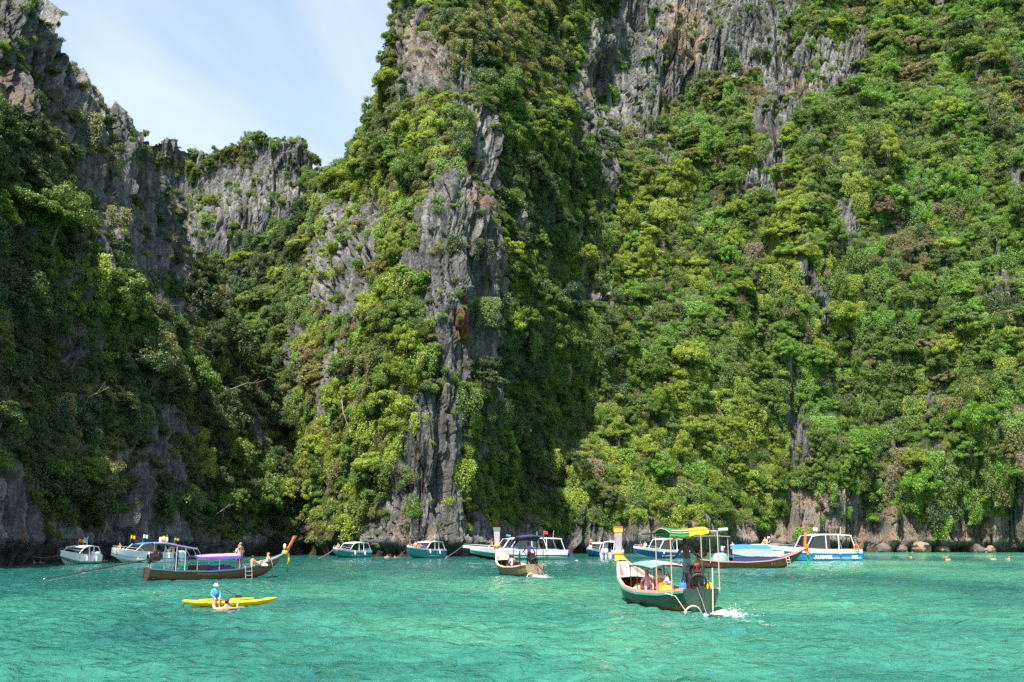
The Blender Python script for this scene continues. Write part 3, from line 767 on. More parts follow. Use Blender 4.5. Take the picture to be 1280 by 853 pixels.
# calm surround out to the horizon, sharing the patch's border
nv = len(v)
ring = np.concatenate([idx[0, :], idx[1:, -1], idx[-1, -2::-1], idx[-2:0:-1, 0]])
rp = v[ring]; cen = np.array([0, 70, 0]); 
outer = cen + (rp - cen) / np.maximum(np.abs((rp - cen) / np.array([1, 1, 1e9])).max(1, keepdims=True), 1e-6) * 3000
outer[:, 2] = 0
oi = nv + np.arange(len(ring))
q2 = np.stack([ring, np.roll(ring, -1), np.roll(oi, -1), oi], -1)[:, ::-1]
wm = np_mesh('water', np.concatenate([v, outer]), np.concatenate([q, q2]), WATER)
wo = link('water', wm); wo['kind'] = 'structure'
def sea(x, y): return float(wave_z(np.array([x]), np.array([y]))[0])
# ------------------------------------------------------------------ mesh building
class B:
    def __init__(s): s.V = []; s.F = []; s.M = []; s.m = 0
    def add(s, v, f):
        o = len(s.V); s.V.extend([tuple(q) for q in v]); s.F.extend([tuple(i + o for i in q) for q in f]); s.M.extend([s.m] * len(f)); return s
    def box(s, c, d, rot=None, taper=1.0):
        c = Vector(c); R = rot.to_matrix() if isinstance(rot, Euler) else (rot or Matrix.Identity(3))
        v = []
        for z in (-1, 1):
            k = taper if z > 0 else 1.0
            for x, y in ((-1, -1), (1, -1), (1, 1), (-1, 1)):
                v.append(c + R @ Vector((x * d[0] / 2 * k, y * d[1] / 2 * k, z * d[2] / 2)))
        return s.add(v, [(3, 2, 1, 0), (4, 5, 6, 7), (0, 1, 5, 4), (1, 2, 6, 5), (2, 3, 7, 6), (3, 0, 4, 7)])
    def tube(s, path, r, n=8, caps=True):
        path = [Vector(p) for p in path]
        rad = r if isinstance(r, (list, tuple)) else [r] * len(path)
        v, q = tube_np(path, rad, n)
        o = len(s.V); s.add(v, q)
        if caps:
            s.F.append(tuple(o + i for i in range(n))[::-1]); s.F.append(tuple(o + (len(path) - 1) * n + i for i in range(n))); s.M.extend([s.m] * 2)
        return s
    def bar(s, a, b, w, h=None, up=(0, 0, 1)):
        a = Vector(a); b = Vector(b); t = (b - a).normalized(); u = Vector(up)
        if abs(t.dot(u)) > .95: u = Vector((1, 0, 0))
        y = u.cross(t).normalized(); z = t.cross(y); h = h or w
        R = Matrix((t, y, z)).transposed()
        return s.box((a + b) / 2, ((b - a).length, w, h), R)
    def loft(s, rings, closed=True, caps=True):
        n = len(rings[0]); o = len(s.V); f = []
        for r in rings: s.V.extend([tuple(q) for q in r])
        for i in range(len(rings) - 1):
            for k in range(n if closed else n - 1):
                f.append((o + i * n + k, o + i * n + (k + 1) % n, o + (i + 1) * n + (k + 1) % n, o + (i + 1) * n + k))
        if caps and closed: f.append(tuple(o + k for k in range(n))[::-1]); f.append(tuple(o + (len(rings) - 1) * n + k for k in range(n)))
        s.F.extend(f); s.M.extend([s.m] * len(f)); return s
    def slab(s, rows, th):
        """curved sheet given as rows of points, thickened downwards by th"""
        n = len(rows[0]); rings = []
        for r in rows:
            up = [Vector(q) for q in r]; rings.append(up + [q - Vector((0, 0, th)) for q in up[::-1]])
        return s.loft(rings)
    def ball(s, c, r, nu=10, nv=7, rot=None):
        c = Vector(c); r = (r, r, r) if not isinstance(r, (tuple, list)) else r
        rings = []
        for i in range(1, nv):
            th = math.pi * i / nv
            rings.append([c + ((rot or Matrix.Identity(3)) @ Vector((r[0] * math.sin(th) * math.cos(2 * math.pi * k / nu), r[1] * math.sin(th) * math.sin(2 * math.pi * k / nu), -r[2] * math.cos(th)))) for k in range(nu)])
        return s.loft(rings)
    def torus(s, c, R, r, ax=(0, 0, 1), nu=18, nv=7):
        ax = Vector(ax).normalized(); a = ax.orthogonal().normalized(); b = ax.cross(a); c = Vector(c); rings = []
        for i in range(nu + 1):
            t = 2 * math.pi * i / nu; d = a * math.cos(t) + b * math.sin(t)
            rings.append([c + d * (R + r * math.cos(2 * math.pi * k / nv)) + ax * r * math.sin(2 * math.pi * k / nv) for k in range(nv)])
        return s.loft(rings, caps=False)
    def mesh(s, name, mats, smooth=False):
        me = bpy.data.meshes.new(name); me.from_pydata(s.V, [], s.F)
        for m in (mats if isinstance(mats, (list, tuple)) else [mats]): me.materials.append(m)
        me.polygons.foreach_set('material_index', s.M)
        bm = bmesh.new(); bm.from_mesh(me); bmesh.ops.recalc_face_normals(bm, faces=bm.faces); bm.to_mesh(me); bm.free()
        if smooth:
            me.polygons.foreach_set('use_smooth', [True] * len(me.polygons))
            try: me.set_sharp_from_angle(angle=math.radians(38))
            except Exception: pass
        me.update(); return me
    def build(s, name, mats, parent=None, smooth=True):
        return link(name, s.mesh(name, mats, smooth), parent)
def root(name, loc, rz, label, cat, group=None):
    o = link(name, None); o.empty_display_size = .3; o.location = loc; o.rotation_euler = (0, 0, rz)
    o['label'] = label; o['category'] = cat
    if group: o['group'] = group
    return o
def tag(o, label, cat, group=None):
    o['label'] = label; o['category'] = cat
    if group: o['group'] = group
    return o
def local(o, p):
    return Matrix.Translation(o.location) @ o.rotation_euler.to_matrix().to_4x4() @ Vector(p)
def text_part(name, body, size, mat, parent, loc, rot, ext=.004, shear=0):
    cu = bpy.data.curves.new(name, 'FONT'); cu.body = body; cu.size = size; cu.extrude = ext; cu.align_x = 'CENTER'; cu.align_y = 'CENTER'; cu.shear = shear; cu.offset = size * .02
    cu.resolution_u = 3; cu.space_character = 1.18
    t = bpy.data.objects.new(name, cu); COL.objects.link(t)
    bpy.context.view_layer.update()
    me = bpy.data.meshes.new_from_object(t.evaluated_get(bpy.context.evaluated_depsgraph_get()))
    bpy.data.objects.remove(t); bpy.data.curves.remove(cu)
    me.materials.clear(); me.materials.append(mat)
    o = link(name, me, parent); o.location = loc; o.rotation_euler = rot
    return o

WHITE = paint('white_gelcoat', (.78, .78, .76), .28, wear=.12, scale=2.5, dirt=(.45, .42, .36))
TEALH = paint('teal_hull_paint', (.03, .27, .24), .3, wear=.2, scale=1.5, dirt=(.10, .30, .27))
GREENH = paint('sea_green_hull_paint', (.07, .30, .22), .3, wear=.2, scale=1.5, dirt=(.2, .38, .3))
BLUEH = paint('blue_hull_paint', (.03, .25, .55), .3, wear=.15, scale=1.5, dirt=(.10, .30, .5))
NAVYH = paint('navy_hull_paint', (.02, .10, .28), .3, wear=.15, scale=1.5, dirt=(.05, .14, .3))
BLACKP = paint('black_hull_paint', (.012, .014, .016), .35, wear=.2, dirt=(.05, .05, .05))
BLUEC = paint('blue_canvas', (.02, .16, .50), .8, wear=.3, scale=3, dirt=(.04, .10, .30))
NAVYC = paint('navy_canvas', (.012, .035, .11), .8, wear=.3, scale=3, dirt=(.03, .05, .10))
GLASS = paint('tinted_glass', (.012, .016, .02), .06, wear=0, spec=.8)
STEEL = paint('steel_tube', (.55, .55, .55), .3, metal=.8, wear=.3, dirt=(.25, .18, .12))
DARKM = paint('engine_metal', (.035, .033, .032), .5, metal=.5, wear=.6, scale=9, dirt=(.12, .06, .03))
RUBBER = paint('black_rubber', (.018, .018, .018), .6)
ROPE = paint('rope', (.52, .46, .34), .9, wear=.5, scale=20, dirt=(.25, .2, .13))
SKIN = paint('skin_light', (.50, .27, .18), .5, wear=.25, scale=4, dirt=(.42, .18, .11))
SKINT = paint('skin_tan', (.30, .15, .085), .5, wear=.25, scale=4, dirt=(.22, .09, .05))
SKIND = paint('skin_dark', (.09, .045, .028), .5, wear=.25, scale=4, dirt=(.06, .03, .02))
HAIRD = paint('dark_hair', (.015, .011, .009), .55, wear=.3, scale=30, dirt=(.04, .03, .02), bump=.4)
HAIRB = paint('fair_hair', (.28, .16, .07), .55, wear=.3, scale=30, dirt=(.16, .09, .04), bump=.4)
def cloth(name, c, d=None): return paint('cloth_' + name, c, .85, wear=.35, scale=7, dirt=d or tuple(q * .6 for q in c), bump=.3)
C_OR = cloth('orange', (.75, .17, .02)); C_RED = cloth('red', (.55, .03, .03)); C_YEL = cloth('yellow', (.80, .48, .03)); C_BLUE = cloth('blue', (.03, .20, .50)); C_CYAN = cloth('cyan', (.03, .42, .55))
C_WHITE = cloth('white', (.75, .74, .72)); C_BLACK = cloth('black', (.02, .02, .025)); C_NAVY = cloth('navy', (.025, .045, .13)); C_GREY = cloth('grey', (.22, .22, .22)); C_GGREEN = cloth('grey_green', (.20, .28, .22))
C_PURP = cloth('purple', (.20, .07, .52), (.45, .30, .7)); C_LILAC = cloth('lilac', (.34, .20, .50), (.5, .4, .6)); C_GREEN = cloth('green', (.02, .30, .07)); C_PINK = cloth('pink', (.75, .42, .38), (.7, .6, .5)); C_BROWN = cloth('brown', (.10, .055, .04)); C_TURQ = cloth('turquoise', (.10, .34, .30))

# ------------------------------------------------------------------ people
def skel(pose):
    """joints facing +x; every pose is written for the left side and mirrored unless given"""
    P = {
     'stand': dict(pel=(0, 0, .95), chest=(0, 0, 1.27), neck=(0, 0, 1.46), head=(.02, 0, 1.61), knee=(.03, .10, .50), ank=(-.02, .11, .09), toe=(.15, .13, .03), elb=(-.03, .26, 1.13), wri=(.06, .27, .88)),
     'lookout': dict(pel=(0, 0, .95), chest=(.02, 0, 1.27), neck=(.03, 0, 1.46), head=(.06, 0, 1.61), knee=(.03, .12, .50), ank=(-.02, .14, .09), toe=(.15, .17, .03), elb=(.12, .26, 1.14), wri=(.36, .17, 1.16), elbR=(-.04, -.26, 1.13), wriR=(.05, -.27, .9)),
     'steer': dict(pel=(0, 0, .95), chest=(.06, 0, 1.27), neck=(.09, 0, 1.45), head=(.13, 0, 1.60), knee=(.05, .14, .50), ank=(-.02, .18, .09), toe=(.15, .2, .03), elb=(.24, .27, 1.15), wri=(.48, .22, 1.08), elbR=(-.10, -.30, 1.17), wriR=(-.30, -.26, 1.05)),
     'sit': dict(pel=(0, 0, .12), chest=(-.05, 0, .43), neck=(-.05, 0, .62), head=(-.02, 0, .77), knee=(.45, .12, .13), ank=(.47, .12, -.30), toe=(.64, .13, -.35), elb=(.06, .26, .34), wri=(.30, .17, .22)),
     'hunch': dict(pel=(0, 0, .12), chest=(.08, 0, .41), neck=(.16, 0, .58), head=(.24, 0, .71), knee=(.40, .14, .38), ank=(.42, .14, .0), toe=(.58, .15, -.03), elb=(.28, .25, .36), wri=(.46, .12, .34)),
     'recline': dict(pel=(0, 0, .12), chest=(-.15, 0, .40), neck=(-.22, 0, .58), head=(-.22, 0, .74), knee=(.40, .09, .36), ank=(.62, .10, .02), toe=(.78, .11, .02), kneeR=(.44, -.09, .26), ankR=(.74, -.10, .0), toeR=(.88, -.11, .04), elb=(-.36, .22, .32), wri=(-.44, .25, .05)),
     'kneesup': dict(pel=(0, 0, .12), chest=(.02, 0, .42), neck=(.05, 0, .60), head=(.09, 0, .75), knee=(.36, .13, .44), ank=(.34, .14, .03), toe=(.50, .15, .0), elb=(.20, .27, .38), wri=(.38, .12, .46)),
     'swim': dict(pel=(0, 0, -.78), chest=(.02, 0, -.42), neck=(.05, 0, -.10), head=(.09, 0, .06), knee=(.06, .12, -1.2), ank=(-.2, .12, -1.5), toe=(-.3, .12, -1.6), elb=(.22, .36, -.12), wri=(.42, .26, -.05)),
     'hold': dict(pel=(0, 0, -.70), chest=(.02, 0, -.32), neck=(.03, 0, .0), head=(.05, 0, .17), knee=(.06, .12, -1.1), ank=(-.2, .12, -1.4), toe=(-.3, .12, -1.5), elb=(.14, .44, -.05), wri=(.30, .50, .16), elbR=(.16, -.40, -.05), wriR=(.34, -.42, .12)),
    }[pose]
    j = {k: Vector(v) for k, v in P.items() if len(k) and not k.endswith('R')}
    ax = (j['neck'] - j['chest']).normalized()
    out = dict(pel=j['pel'], chest=j['chest'], neck=j['neck'], head=j['head'])
    for sd, s in (('L', 1), ('R', -1)):
        out['sho' + sd] = j['neck'] - ax * .045 + Vector((0, s * .175, 0))
        out['hip' + sd] = j['pel'] + Vector((0, s * .085, -.03 if pose[:3] in ('sta', 'loo', 'ste', 'swi', 'hol') else 0))
        for k in ('knee', 'ank', 'toe', 'elb', 'wri'):
            if sd == 'R' and k + 'R' in P: out[k + sd] = Vector(P[k + 'R'])
            else: out[k + sd] = Vector((j[k].x, s * j[k].y, j[k].z))
    return out
PCACHE = {}
def person_mesh(pose, female=False, sleeves=False, longs=False):
    key = (pose, female, sleeves, longs)
    if key in PCACHE: return PCACHE[key]
    J = skel(pose)
    w = .9 if female else 1.0
    rad = dict(pel=(.135, .115), chest=(.150 * w, .110), neck=(.062, .062), head=(.09, .105), shoL=(.068 * w,) * 2, shoR=(.068 * w,) * 2, elbL=(.042 * w,) * 2, elbR=(.042 * w,) * 2, wriL=(.028,) * 2, wriR=(.028,) * 2, hipL=(.092,) * 2, hipR=(.092,) * 2, kneeL=(.058,) * 2, kneeR=(.058,) * 2, ankL=(.038,) * 2, ankR=(.038,) * 2, toeL=(.034, .028), toeR=(.034, .028))
    names_ = list(rad)
    segs = [('pel', 'chest'), ('chest', 'neck'), ('neck', 'head')] + [(a + s, b + s) for s in 'LR' for a, b in (('hip', 'knee'), ('knee', 'ank'), ('ank', 'toe'), ('sho', 'elb'), ('elb', 'wri'))] + [('pel', 'hipL'), ('pel', 'hipR'), ('neck', 'shoL'), ('neck', 'shoR')]
    me = bpy.data.meshes.new('skeleton')
    me.from_pydata([tuple(J[n]) for n in names_], [(names_.index(a), names_.index(b)) for a, b in segs], [])
    ob = bpy.data.objects.new('skeleton', me); COL.objects.link(ob)
    sk = ob.modifiers.new('skin', 'SKIN'); sk.branch_smoothing = .4
    for i, n in enumerate(names_):
        me.skin_vertices[0].data[i].radius = rad[n]; me.skin_vertices[0].data[i].use_root = (n == 'pel')
    ss = ob.modifiers.new('sub', 'SUBSURF'); ss.levels = 2; ss.render_levels = 2
    bpy.context.view_layer.update()
    m2 = bpy.data.meshes.new_from_object(ob.evaluated_get(bpy.context.evaluated_depsgraph_get()))
    bpy.data.objects.remove(ob); bpy.data.meshes.remove(me)
    b = B()
    V = [v.co.copy() for v in m2.vertices]; Fc = [tuple(p.vertices) for p in m2.polygons]
    sg = [(J[a], J[c], a, c) for a, c in segs]
    def region(p):
        best = None; bd = 9
        for A, C, a, c in sg:
            d = C - A; t = max(0, min(1, (p - A).dot(d) / (d.length_squared + 1e-9))); q = (p - (A + d * t)).length
            if q < bd: bd = q; best = (a, c, t)
        a, c, t = best
        if a == 'pel' and c == 'chest': return 2 if t < .22 else 1
        if a == 'pel': return 2
        if a == 'chest': return 1 if t < .82 else 0
        if a == 'neck' and c.startswith('sho'): return 1
        if a.startswith('sho'): return 1 if (sleeves or t < .42) else 0
        if a.startswith('elb'): return 1 if (sleeves and t < .9) else 0
        if a.startswith('hip'): return 2 if (longs or t < .62) else 0
        if a.startswith('knee'): return 2 if longs and t < .9 else 0
        return 0
    b.V = [tuple(v) for v in V]; b.F = Fc
    b.M = [region(sum((V[i] for i in f), Vector()) / len(f)) for f in Fc]
    bpy.data.meshes.remove(m2)
    # head shape: skull, jaw, nose, ears, eyes, mouth
    hd = J['head']; up = (J['head'] - J['neck']).normalized(); fw = (Vector((1, 0, 0)) - up * up.x).normalized(); sd = up.cross(fw)
    R = Matrix((fw, sd, up)).transposed()
    b.m = 0
    b.ball(hd + up * .03, (.098, .078, .115), 12, 9, R); b.ball(hd + fw * .028 - up * .055, (.06, .056, .06), 10, 7, R)
    b.ball(hd + fw * .100 - up * .005, (.02, .014, .026), 6, 5, R)
    for s in (-1, 1): b.ball(hd + sd * s * .08 + up * .0, (.02, .010, .03), 6, 5, R)
    b.m = 3
    for s in (-1, 1): b.ball(hd + fw * .090 + sd * s * .032 + up * .022, (.008, .012, .008), 6, 4, R)
    b.ball(hd + fw * .082 - up * .062, (.008, .024, .005), 6, 4, R)
    # hands: palm and five bent fingers, feet ends come from the skin
    b.m = 0
    for s, q in (('L', 1), ('R', -1)):
        wr = J['wri' + s]; d = (wr - J['elb' + s]).normalized(); side = d.cross(Vector((0, 0, 1)))
        side = side.normalized() if side.length > .2 else Vector((0, 1, 0)); nrm = side.cross(d)
        PR = Matrix((d, side, nrm)).transposed()
        b.box(wr + d * .05, (.10, .078, .026), PR)
        curl = -nrm if pose in ('steer', 'hold', 'lookout') else -nrm * .5
        for k, ln in enumerate((.066, .078, .072, .056)):
            st = wr + d * .095 + side * (-.029 + .0195 * k)
            kn = st + d * ln * .55 + curl * .012; b.tube([st, kn, kn + d * ln * .28 + curl * ln * .45], [.0095, .009, .007], 5)
        st = wr + d * .03 + side * (.036 * -q)
        b.tube([st, st + d * .035 + side * (-q * .026), st + d * .065 + side * (-q * .024) + curl * .02], [.012, .011, .008], 5)
    out = b.mesh('person_body', [SKIN, C_BLUE, C_BLACK, HAIRD], True)
    # hair cap
    hb = B(); hb.ball(hd + up * .048 - fw * .014, (.104, .086, .108), 12, 8, R)
    hs = hb.mesh('hair', HAIRD, True)
    bm = bmesh.new(); bm.from_mesh(hs)
    bmesh.ops.delete(bm, geom=[v for v in bm.verts if (v.co - hd).dot(fw) > .045 and (v.co - hd).dot(up) < .085], context='VERTS')
    bm.to_mesh(hs); bm.free()
    lb = B(); lb.ball(hd + up * .048 - fw * .016, (.106, .088, .110), 12, 8, R); lb.loft([[hd - fw * o + sd * (w_ * math.cos(t)) + up * h - fw * (.035 * math.sin(t)) for t in [2 * math.pi * k / 8 for k in range(8)]] for o, w_, h in ((.055, .07, .03), (.075, .07, -.08), (.08, .05, -.2), (.08, .02, -.26))])
    lh = lb.mesh('long_hair', HAIRD, True)
    bm = bmesh.new(); bm.from_mesh(lh)
    bmesh.ops.delete(bm, geom=[v for v in bm.verts if (v.co - hd).dot(fw) > .045 and (v.co - hd).dot(up) < .085], context='VERTS')
    bm.to_mesh(lh); bm.free()
    # hat, vest
    ht = B(); hc = hd + up * .085
    def ring(c, r): return [c + (fw * math.cos(t) + sd * math.sin(t)) * r for t in [2 * math.pi * k / 14 for k in range(14)]]
    ht.loft([ring(hc - up * .03, .145), ring(hc - up * .02, .145), ring(hc, .112), ring(hc + up * .07, .10), ring(hc + up * .10, .05)])
    hat = ht.mesh('hat', C_WHITE, True)
    vb = B(); sp = (J['neck'] - J['pel']); c0 = J['pel'] + sp * .22
    f2 = (Vector((1, 0, 0)) - sp.normalized() * sp.normalized().x).normalized()
    def vring(t, a, c): return [c0 + sp * t + f2 * (c * math.cos(q)) + Vector((0, 1, 0)) * (a * math.sin(q)) for q in [2 * math.pi * k / 14 for k in range(14)]]
    vb.loft([vring(0, .19, .16), vring(.06, .205, .18), vring(.35, .215, .185), vring(.58, .19, .165), vring(.66, .12, .11)])
    vest = vb.mesh('life_vest', C_OR, True)
    PCACHE[key] = dict(body=out, hair=hs, long_hair=lh, hat=hat, life_vest=vest)
    return PCACHE[key]
def person(pose, loc, rz, label, skin=SKIN, top=None, bottom=C_BLACK, hair=HAIRD, longhair=False, hat=None, vest=None, female=False, sleeves=False, longs=False, scale=1.0, group=None):
    pm = person_mesh(pose, female, sleeves, longs)
    o = link('person', pm['body']); o.location = loc; o.rotation_euler = (0, 0, rz); o.scale = (scale,) * 3
    for i, m in enumerate((skin, top or skin, bottom, HAIRD)):
        o.material_slots[i].link = 'OBJECT'; o.material_slots[i].material = m
    tag(o, label, 'person', group)
    def child(kind, m):
        c = link(kind, pm[kind], o); c.material_slots[0].link = 'OBJECT'; c.material_slots[0].material = m
    child('long_hair' if longhair else 'hair', hair)
    if hat: child('hat', hat)
    if vest: child('life_vest', vest)
    return o
# ------------------------------------------------------------------ longtail boats
WOODB = paint('brown_hull_wood', (.15, .075, .028), .6, wear=.5, scale=4, dirt=(.05, .03, .018), bump=.2)
WOODR = paint('weathered_wood', (.30, .19, .11), .7, wear=.5, scale=5, dirt=(.14, .085, .05), bump=.2)
WOODO = paint('orange_brown_wood', (.28, .12, .04), .6, wear=.5, scale=5, dirt=(.10, .05, .02), bump=.2)
GREENP = paint('dark_green_hull_paint', (.008, .05, .036), .45, wear=.75, scale=2.2, dirt=(.06, .045, .025))
GREENL = paint('green_trim_paint', (.05, .30, .20), .45, wear=.3, scale=4, dirt=(.1, .16, .1))
REDP = paint('red_trim_paint', (.55, .09, .06), .45, wear=.35, scale=5, dirt=(.35, .2, .15))
PINKP = paint('faded_pink_trim', (.62, .28, .24), .5, wear=.4, scale=5, dirt=(.5, .38, .3))
YELP = paint('yellow_trim_paint', (.75, .42, .02), .4, wear=.3, scale=5, dirt=(.5, .35, .1))
CREAM = paint('cream_trim_paint', (.62, .52, .38), .5, wear=.4, scale=5, dirt=(.4, .3, .2))
POSTW = paint('whitewashed_post', (.34, .28, .30), .6, wear=.4, scale=6, dirt=(.45, .30, .28))
POSTB = paint('varnished_post', (.33, .11, .05), .4, wear=.4, scale=6, dirt=(.2, .07, .03))
TEALT = paint('teal_trim_paint', (.05, .20, .22), .5, wear=.4, scale=5, dirt=(.1, .14, .12))
POLE = paint('bamboo_pole', (.42, .35, .24), .6, wear=.5, scale=8, dirt=(.2, .15, .1))
SILVER = paint('bare_aluminium', (.62, .64, .66), .35, metal=.7, wear=.3, dirt=(.3, .3, .3))

HB = [(0, .60), (.12, .78), (.38, 1.0), (.58, .98), (.76, .74), (.88, .42), (.96, .16), (1, .05)]
HS = [(0, .80), (.18, .62), (.42, .56), (.62, .66), (.80, .96), (.92, 1.38), (1, 1.75)]
HK = [(0, -.02), (.12, -.18), (.5, -.26), (.74, -.16), (.86, .18), (.94, .75), (1, 1.5)]
def lt_point(t, u, L, Bm, hs=1.0, inset=0.0):
    """t along from stern to bow, u from keel 0 to sheer 1"""
    b = float(interp(t, HB)) * Bm / 2 - inset; zs = float(interp(t, HS)) * hs; zk = float(interp(t, HK)) + inset
    x = -L / 2 + L * t + .10 * L * max(0, t - .82) * (u - .2) * 2
    prof = [(0, 0, 0), (.25, .52, .10), (.5, .80, .36), (.75, .93, .68), (1, 1, 1)]
    y = np.interp(u, [p[0] for p in prof], [p[1] for p in prof]); z = np.interp(u, [p[0] for p in prof], [p[2] for p in prof])
    return Vector((x, max(b, .02) * y, zk + (zs - zk) * z))
def longtail(loc, rz, label, L=10.5, Bm=2.0, hull=GREENP, bottom=WOODO, rail=REDP, rail2=None, inner=WOODR, deck=WOODR, post=POSTW, cap=YELP, post_h=1.3, lean=.12, post_w=.30, engine_turn=0.0, tail=5.0, tail_pitch=-.20, hs=1.0, prow_stripe=None, engine_up=0.0, stern=None):
    r = root('longtail_boat', loc, rz, label, 'longtail boat')
    ts = np.concatenate([np.linspace(0, .8, 17), np.linspace(.84, 1, 7)])
    for s in (1, -1):
        def mir(v): return Vector((v.x, v.y * s, v.z))
        B().loft([[mir(lt_point(t, u, L, Bm, hs)) for u in (.0, .12, .25, .4, .5)] for t in ts], closed=False).build('hull_bottom', bottom, r)
        B().loft([[mir(lt_point(t, u, L, Bm, hs) + Vector((0, .006, 0))) for u in (.5, .62, .75, .88, .985)] for t in ts], closed=False).build('hull_side', hull, r)
        B().loft([[mir(lt_point(t, u, L, Bm, hs, .05)) for u in (.25, .5, .75, 1)] for t in ts[:-2]], closed=False).build('inner_planking', inner, r)
        path = [mir(lt_point(t, 1, L, Bm, hs)) for t in ts]
        g = B(); g.loft([[p + Vector((0, s * .05, .03)), p + Vector((0, s * .05, -.06)), p + Vector((0, -s * .07, -.06)), p + Vector((0, -s * .07, .03))] for p in path]); g.build('gunwale', rail, r)
        if rail2:
            g = B(); g.loft([[p + Vector((0, s * .062, -.065)), p + Vector((0, s * .062, -.14)), p + Vector((0, -s * .01, -.14)), p + Vector((0, -s * .01, -.065))] for p in path]); g.build('rubbing_strake', rail2, r)
        for t in np.linspace(.1, .78, 9):      # frames inside
            rb = B(); pp = [mir(lt_point(t, u, L, Bm, hs, .06)) for u in (.3, .5, .75, .97)]; rb.tube(pp, .03, 5); rb.build('rib', inner, r)
    tr = B(); tr.loft([[Vector((-L / 2 - .02, lt_point(0, u, L, Bm, hs).y * s, lt_point(0, u, L, Bm, hs).z)) for s in (1, -1)] for u in (0, .12, .25, .4, .5, .75, 1)], closed=False); tr.build('transom', stern or hull, r)
    fl = B(); fl.slab([[Vector((-L / 2 + L * t, y * (float(interp(t, HB)) * Bm / 2 * .80 - .06), .16 + max(0, t - .6) * .9)) for y in (-1, 0, 1)] for t in np.linspace(.02, .84, 12)], .03); fl.build('floor_boards', deck, r)
    fd = B(); fd.slab([[Vector((lt_point(t, 1, L, Bm, hs).x, y * (lt_point(t, 1, L, Bm, hs).y - .03), lt_point(t, 1, L, Bm, hs).z - .02 + .05 * (1 - abs(y)))) for y in (-1, -.5, 0, .5, 1)] for t in np.linspace(.80, 1, 8)], .04)
    fdo = fd.build('foredeck', prow_stripe or deck, r)
    if prow_stripe is not None:
        for s in (1, -1):
            st = B(); st.slab([[Vector((lt_point(t, 1, L, Bm, hs).x, s * y * (lt_point(t, 1, L, Bm, hs).y - .03), lt_point(t, 1, L, Bm, hs).z - .012 + .05 * (1 - abs(y)))) for y in (.62, .98)] for t in np.linspace(.81, .99, 7)], .03); st.build('deck_stripe', REDP, fdo)
    for t in (.30, .50, .68):
        b_ = float(interp(t, HB)) * Bm / 2 * .93; B().box((-L / 2 + L * t, 0, .40), (.26, 2 * b_, .04)).build('bench', deck, r)
    sd = B(); sd.slab([[Vector((-L / 2 + L * t, y * (float(interp(t, HB)) * Bm / 2 - .1), .58)) for y in (-1, 1)] for t in (.005, .06, .12)], .04); sd.build('stern_deck', deck, r)
    # prow post
    e = lt_point(1, 1, L, Bm, hs); p0 = e + Vector((-.12, 0, -.25)); ax = Vector((lean, 0, 1)).normalized(); p1 = e + ax * post_h
    def rect(c, w, d): return [c + Vector((-d / 2, -w / 2, 0)), c + Vector((d / 2, -w / 2, 0)), c + Vector((d / 2, w / 2, 0)), c + Vector((-d / 2, w / 2, 0))]
    pst = B(); pst.loft([rect(p0, post_w * .62, .30), rect(e + ax * .1, post_w * .66, .22), rect(p0.lerp(p1, .6), post_w * .85, .15), rect(p1, post_w, .12)])
    po = pst.build('prow_post', post, r)
    cp = B(); cp.loft([rect(p0.lerp(p1, .86), post_w * 1.06, .16), rect(p0.lerp(p1, .97), post_w * 1.12, .17)]); cp.build('post_band', cap, po)
    cp = B(); cp.loft([rect(p0.lerp(p1, .972), post_w * 1.14, .18), rect(p0.lerp(p1, 1.03), post_w * 1.1, .17)]); cp.build('post_cap', POSTB, po)
    # engine on its swivel post, with the long propeller shaft
    ex = -L / 2 + .28; ez = .95 + engine_up
    pv = B(); pv.tube([(ex, 0, .45), (ex, 0, ez - .1)], .06, 8); pv.box((ex, 0, .62), (.36, .36, .10)); pv.build('engine_stand', STEEL, r)
    Rz = Matrix.Rotation(engine_turn, 3, 'Z') @ Matrix.Rotation(-tail_pitch, 3, 'Y')
    E0 = Vector((ex, 0, ez)); tr_ = lambda q: E0 + Rz @ Vector(q)
    en = B(); en.box(tr_((.22, 0, .16)), (.62, .34, .36), Rz); en.box(tr_((.20, 0, .39)), (.46, .22, .14), Rz); en.box(tr_((.62, 0, .2)), (.12, .42, .44), Rz)
    for k in range(4): en.tube([tr_((.02 + .13 * k, .16, .30)), tr_((.02 + .13 * k, .27, .22)), tr_((.02 + .13 * k, .27, .05))], .028, 6)
    en.tube([tr_((.05, -.19, .25)), tr_((.40, -.24, .25)), tr_((.52, -.26, .55))], .035, 7); en.box(tr_((.3, .0, .52)), (.22, .2, .12), Rz)
    en.tube([tr_((-.3, .16, -.05)), tr_((.5, .16, -.05))], .03, 6); en.tube([tr_((-.3, -.16, -.05)), tr_((.5, -.16, -.05))], .03, 6)
    eo = en.build('engine', DARKM, r, smooth=False)
    B().torus(tr_((-.14, 0, .14)), .27, .045, Rz @ Vector((1, 0, 0)), 20, 7).build('flywheel_guard', RUBBER, eo)
    B().tube([tr_((-.14, 0, .14)), tr_((-.08, 0, .14))], .2, 16).build('flywheel', DARKM, eo)
    B().tube([tr_((.70, .05, .12)), tr_((1.5, .12, .22)), tr_((1.62, .12, .22))], [.022, .02, .026], 7).build('steering_handle', STEEL, eo)
    B().tube([tr_((.25, 0, .45)), tr_((.25, .02, .62))], .07, 9).build('air_filter', C_RED, eo)
    end = tr_((-tail, 0, .05))
    so = B().tube([tr_((-.1, 0, .12)), tr_((-tail * .35, 0, .1)), end], [.042, .036, .028], 8).build('propeller_shaft', DARKM, eo)
    pr = B()
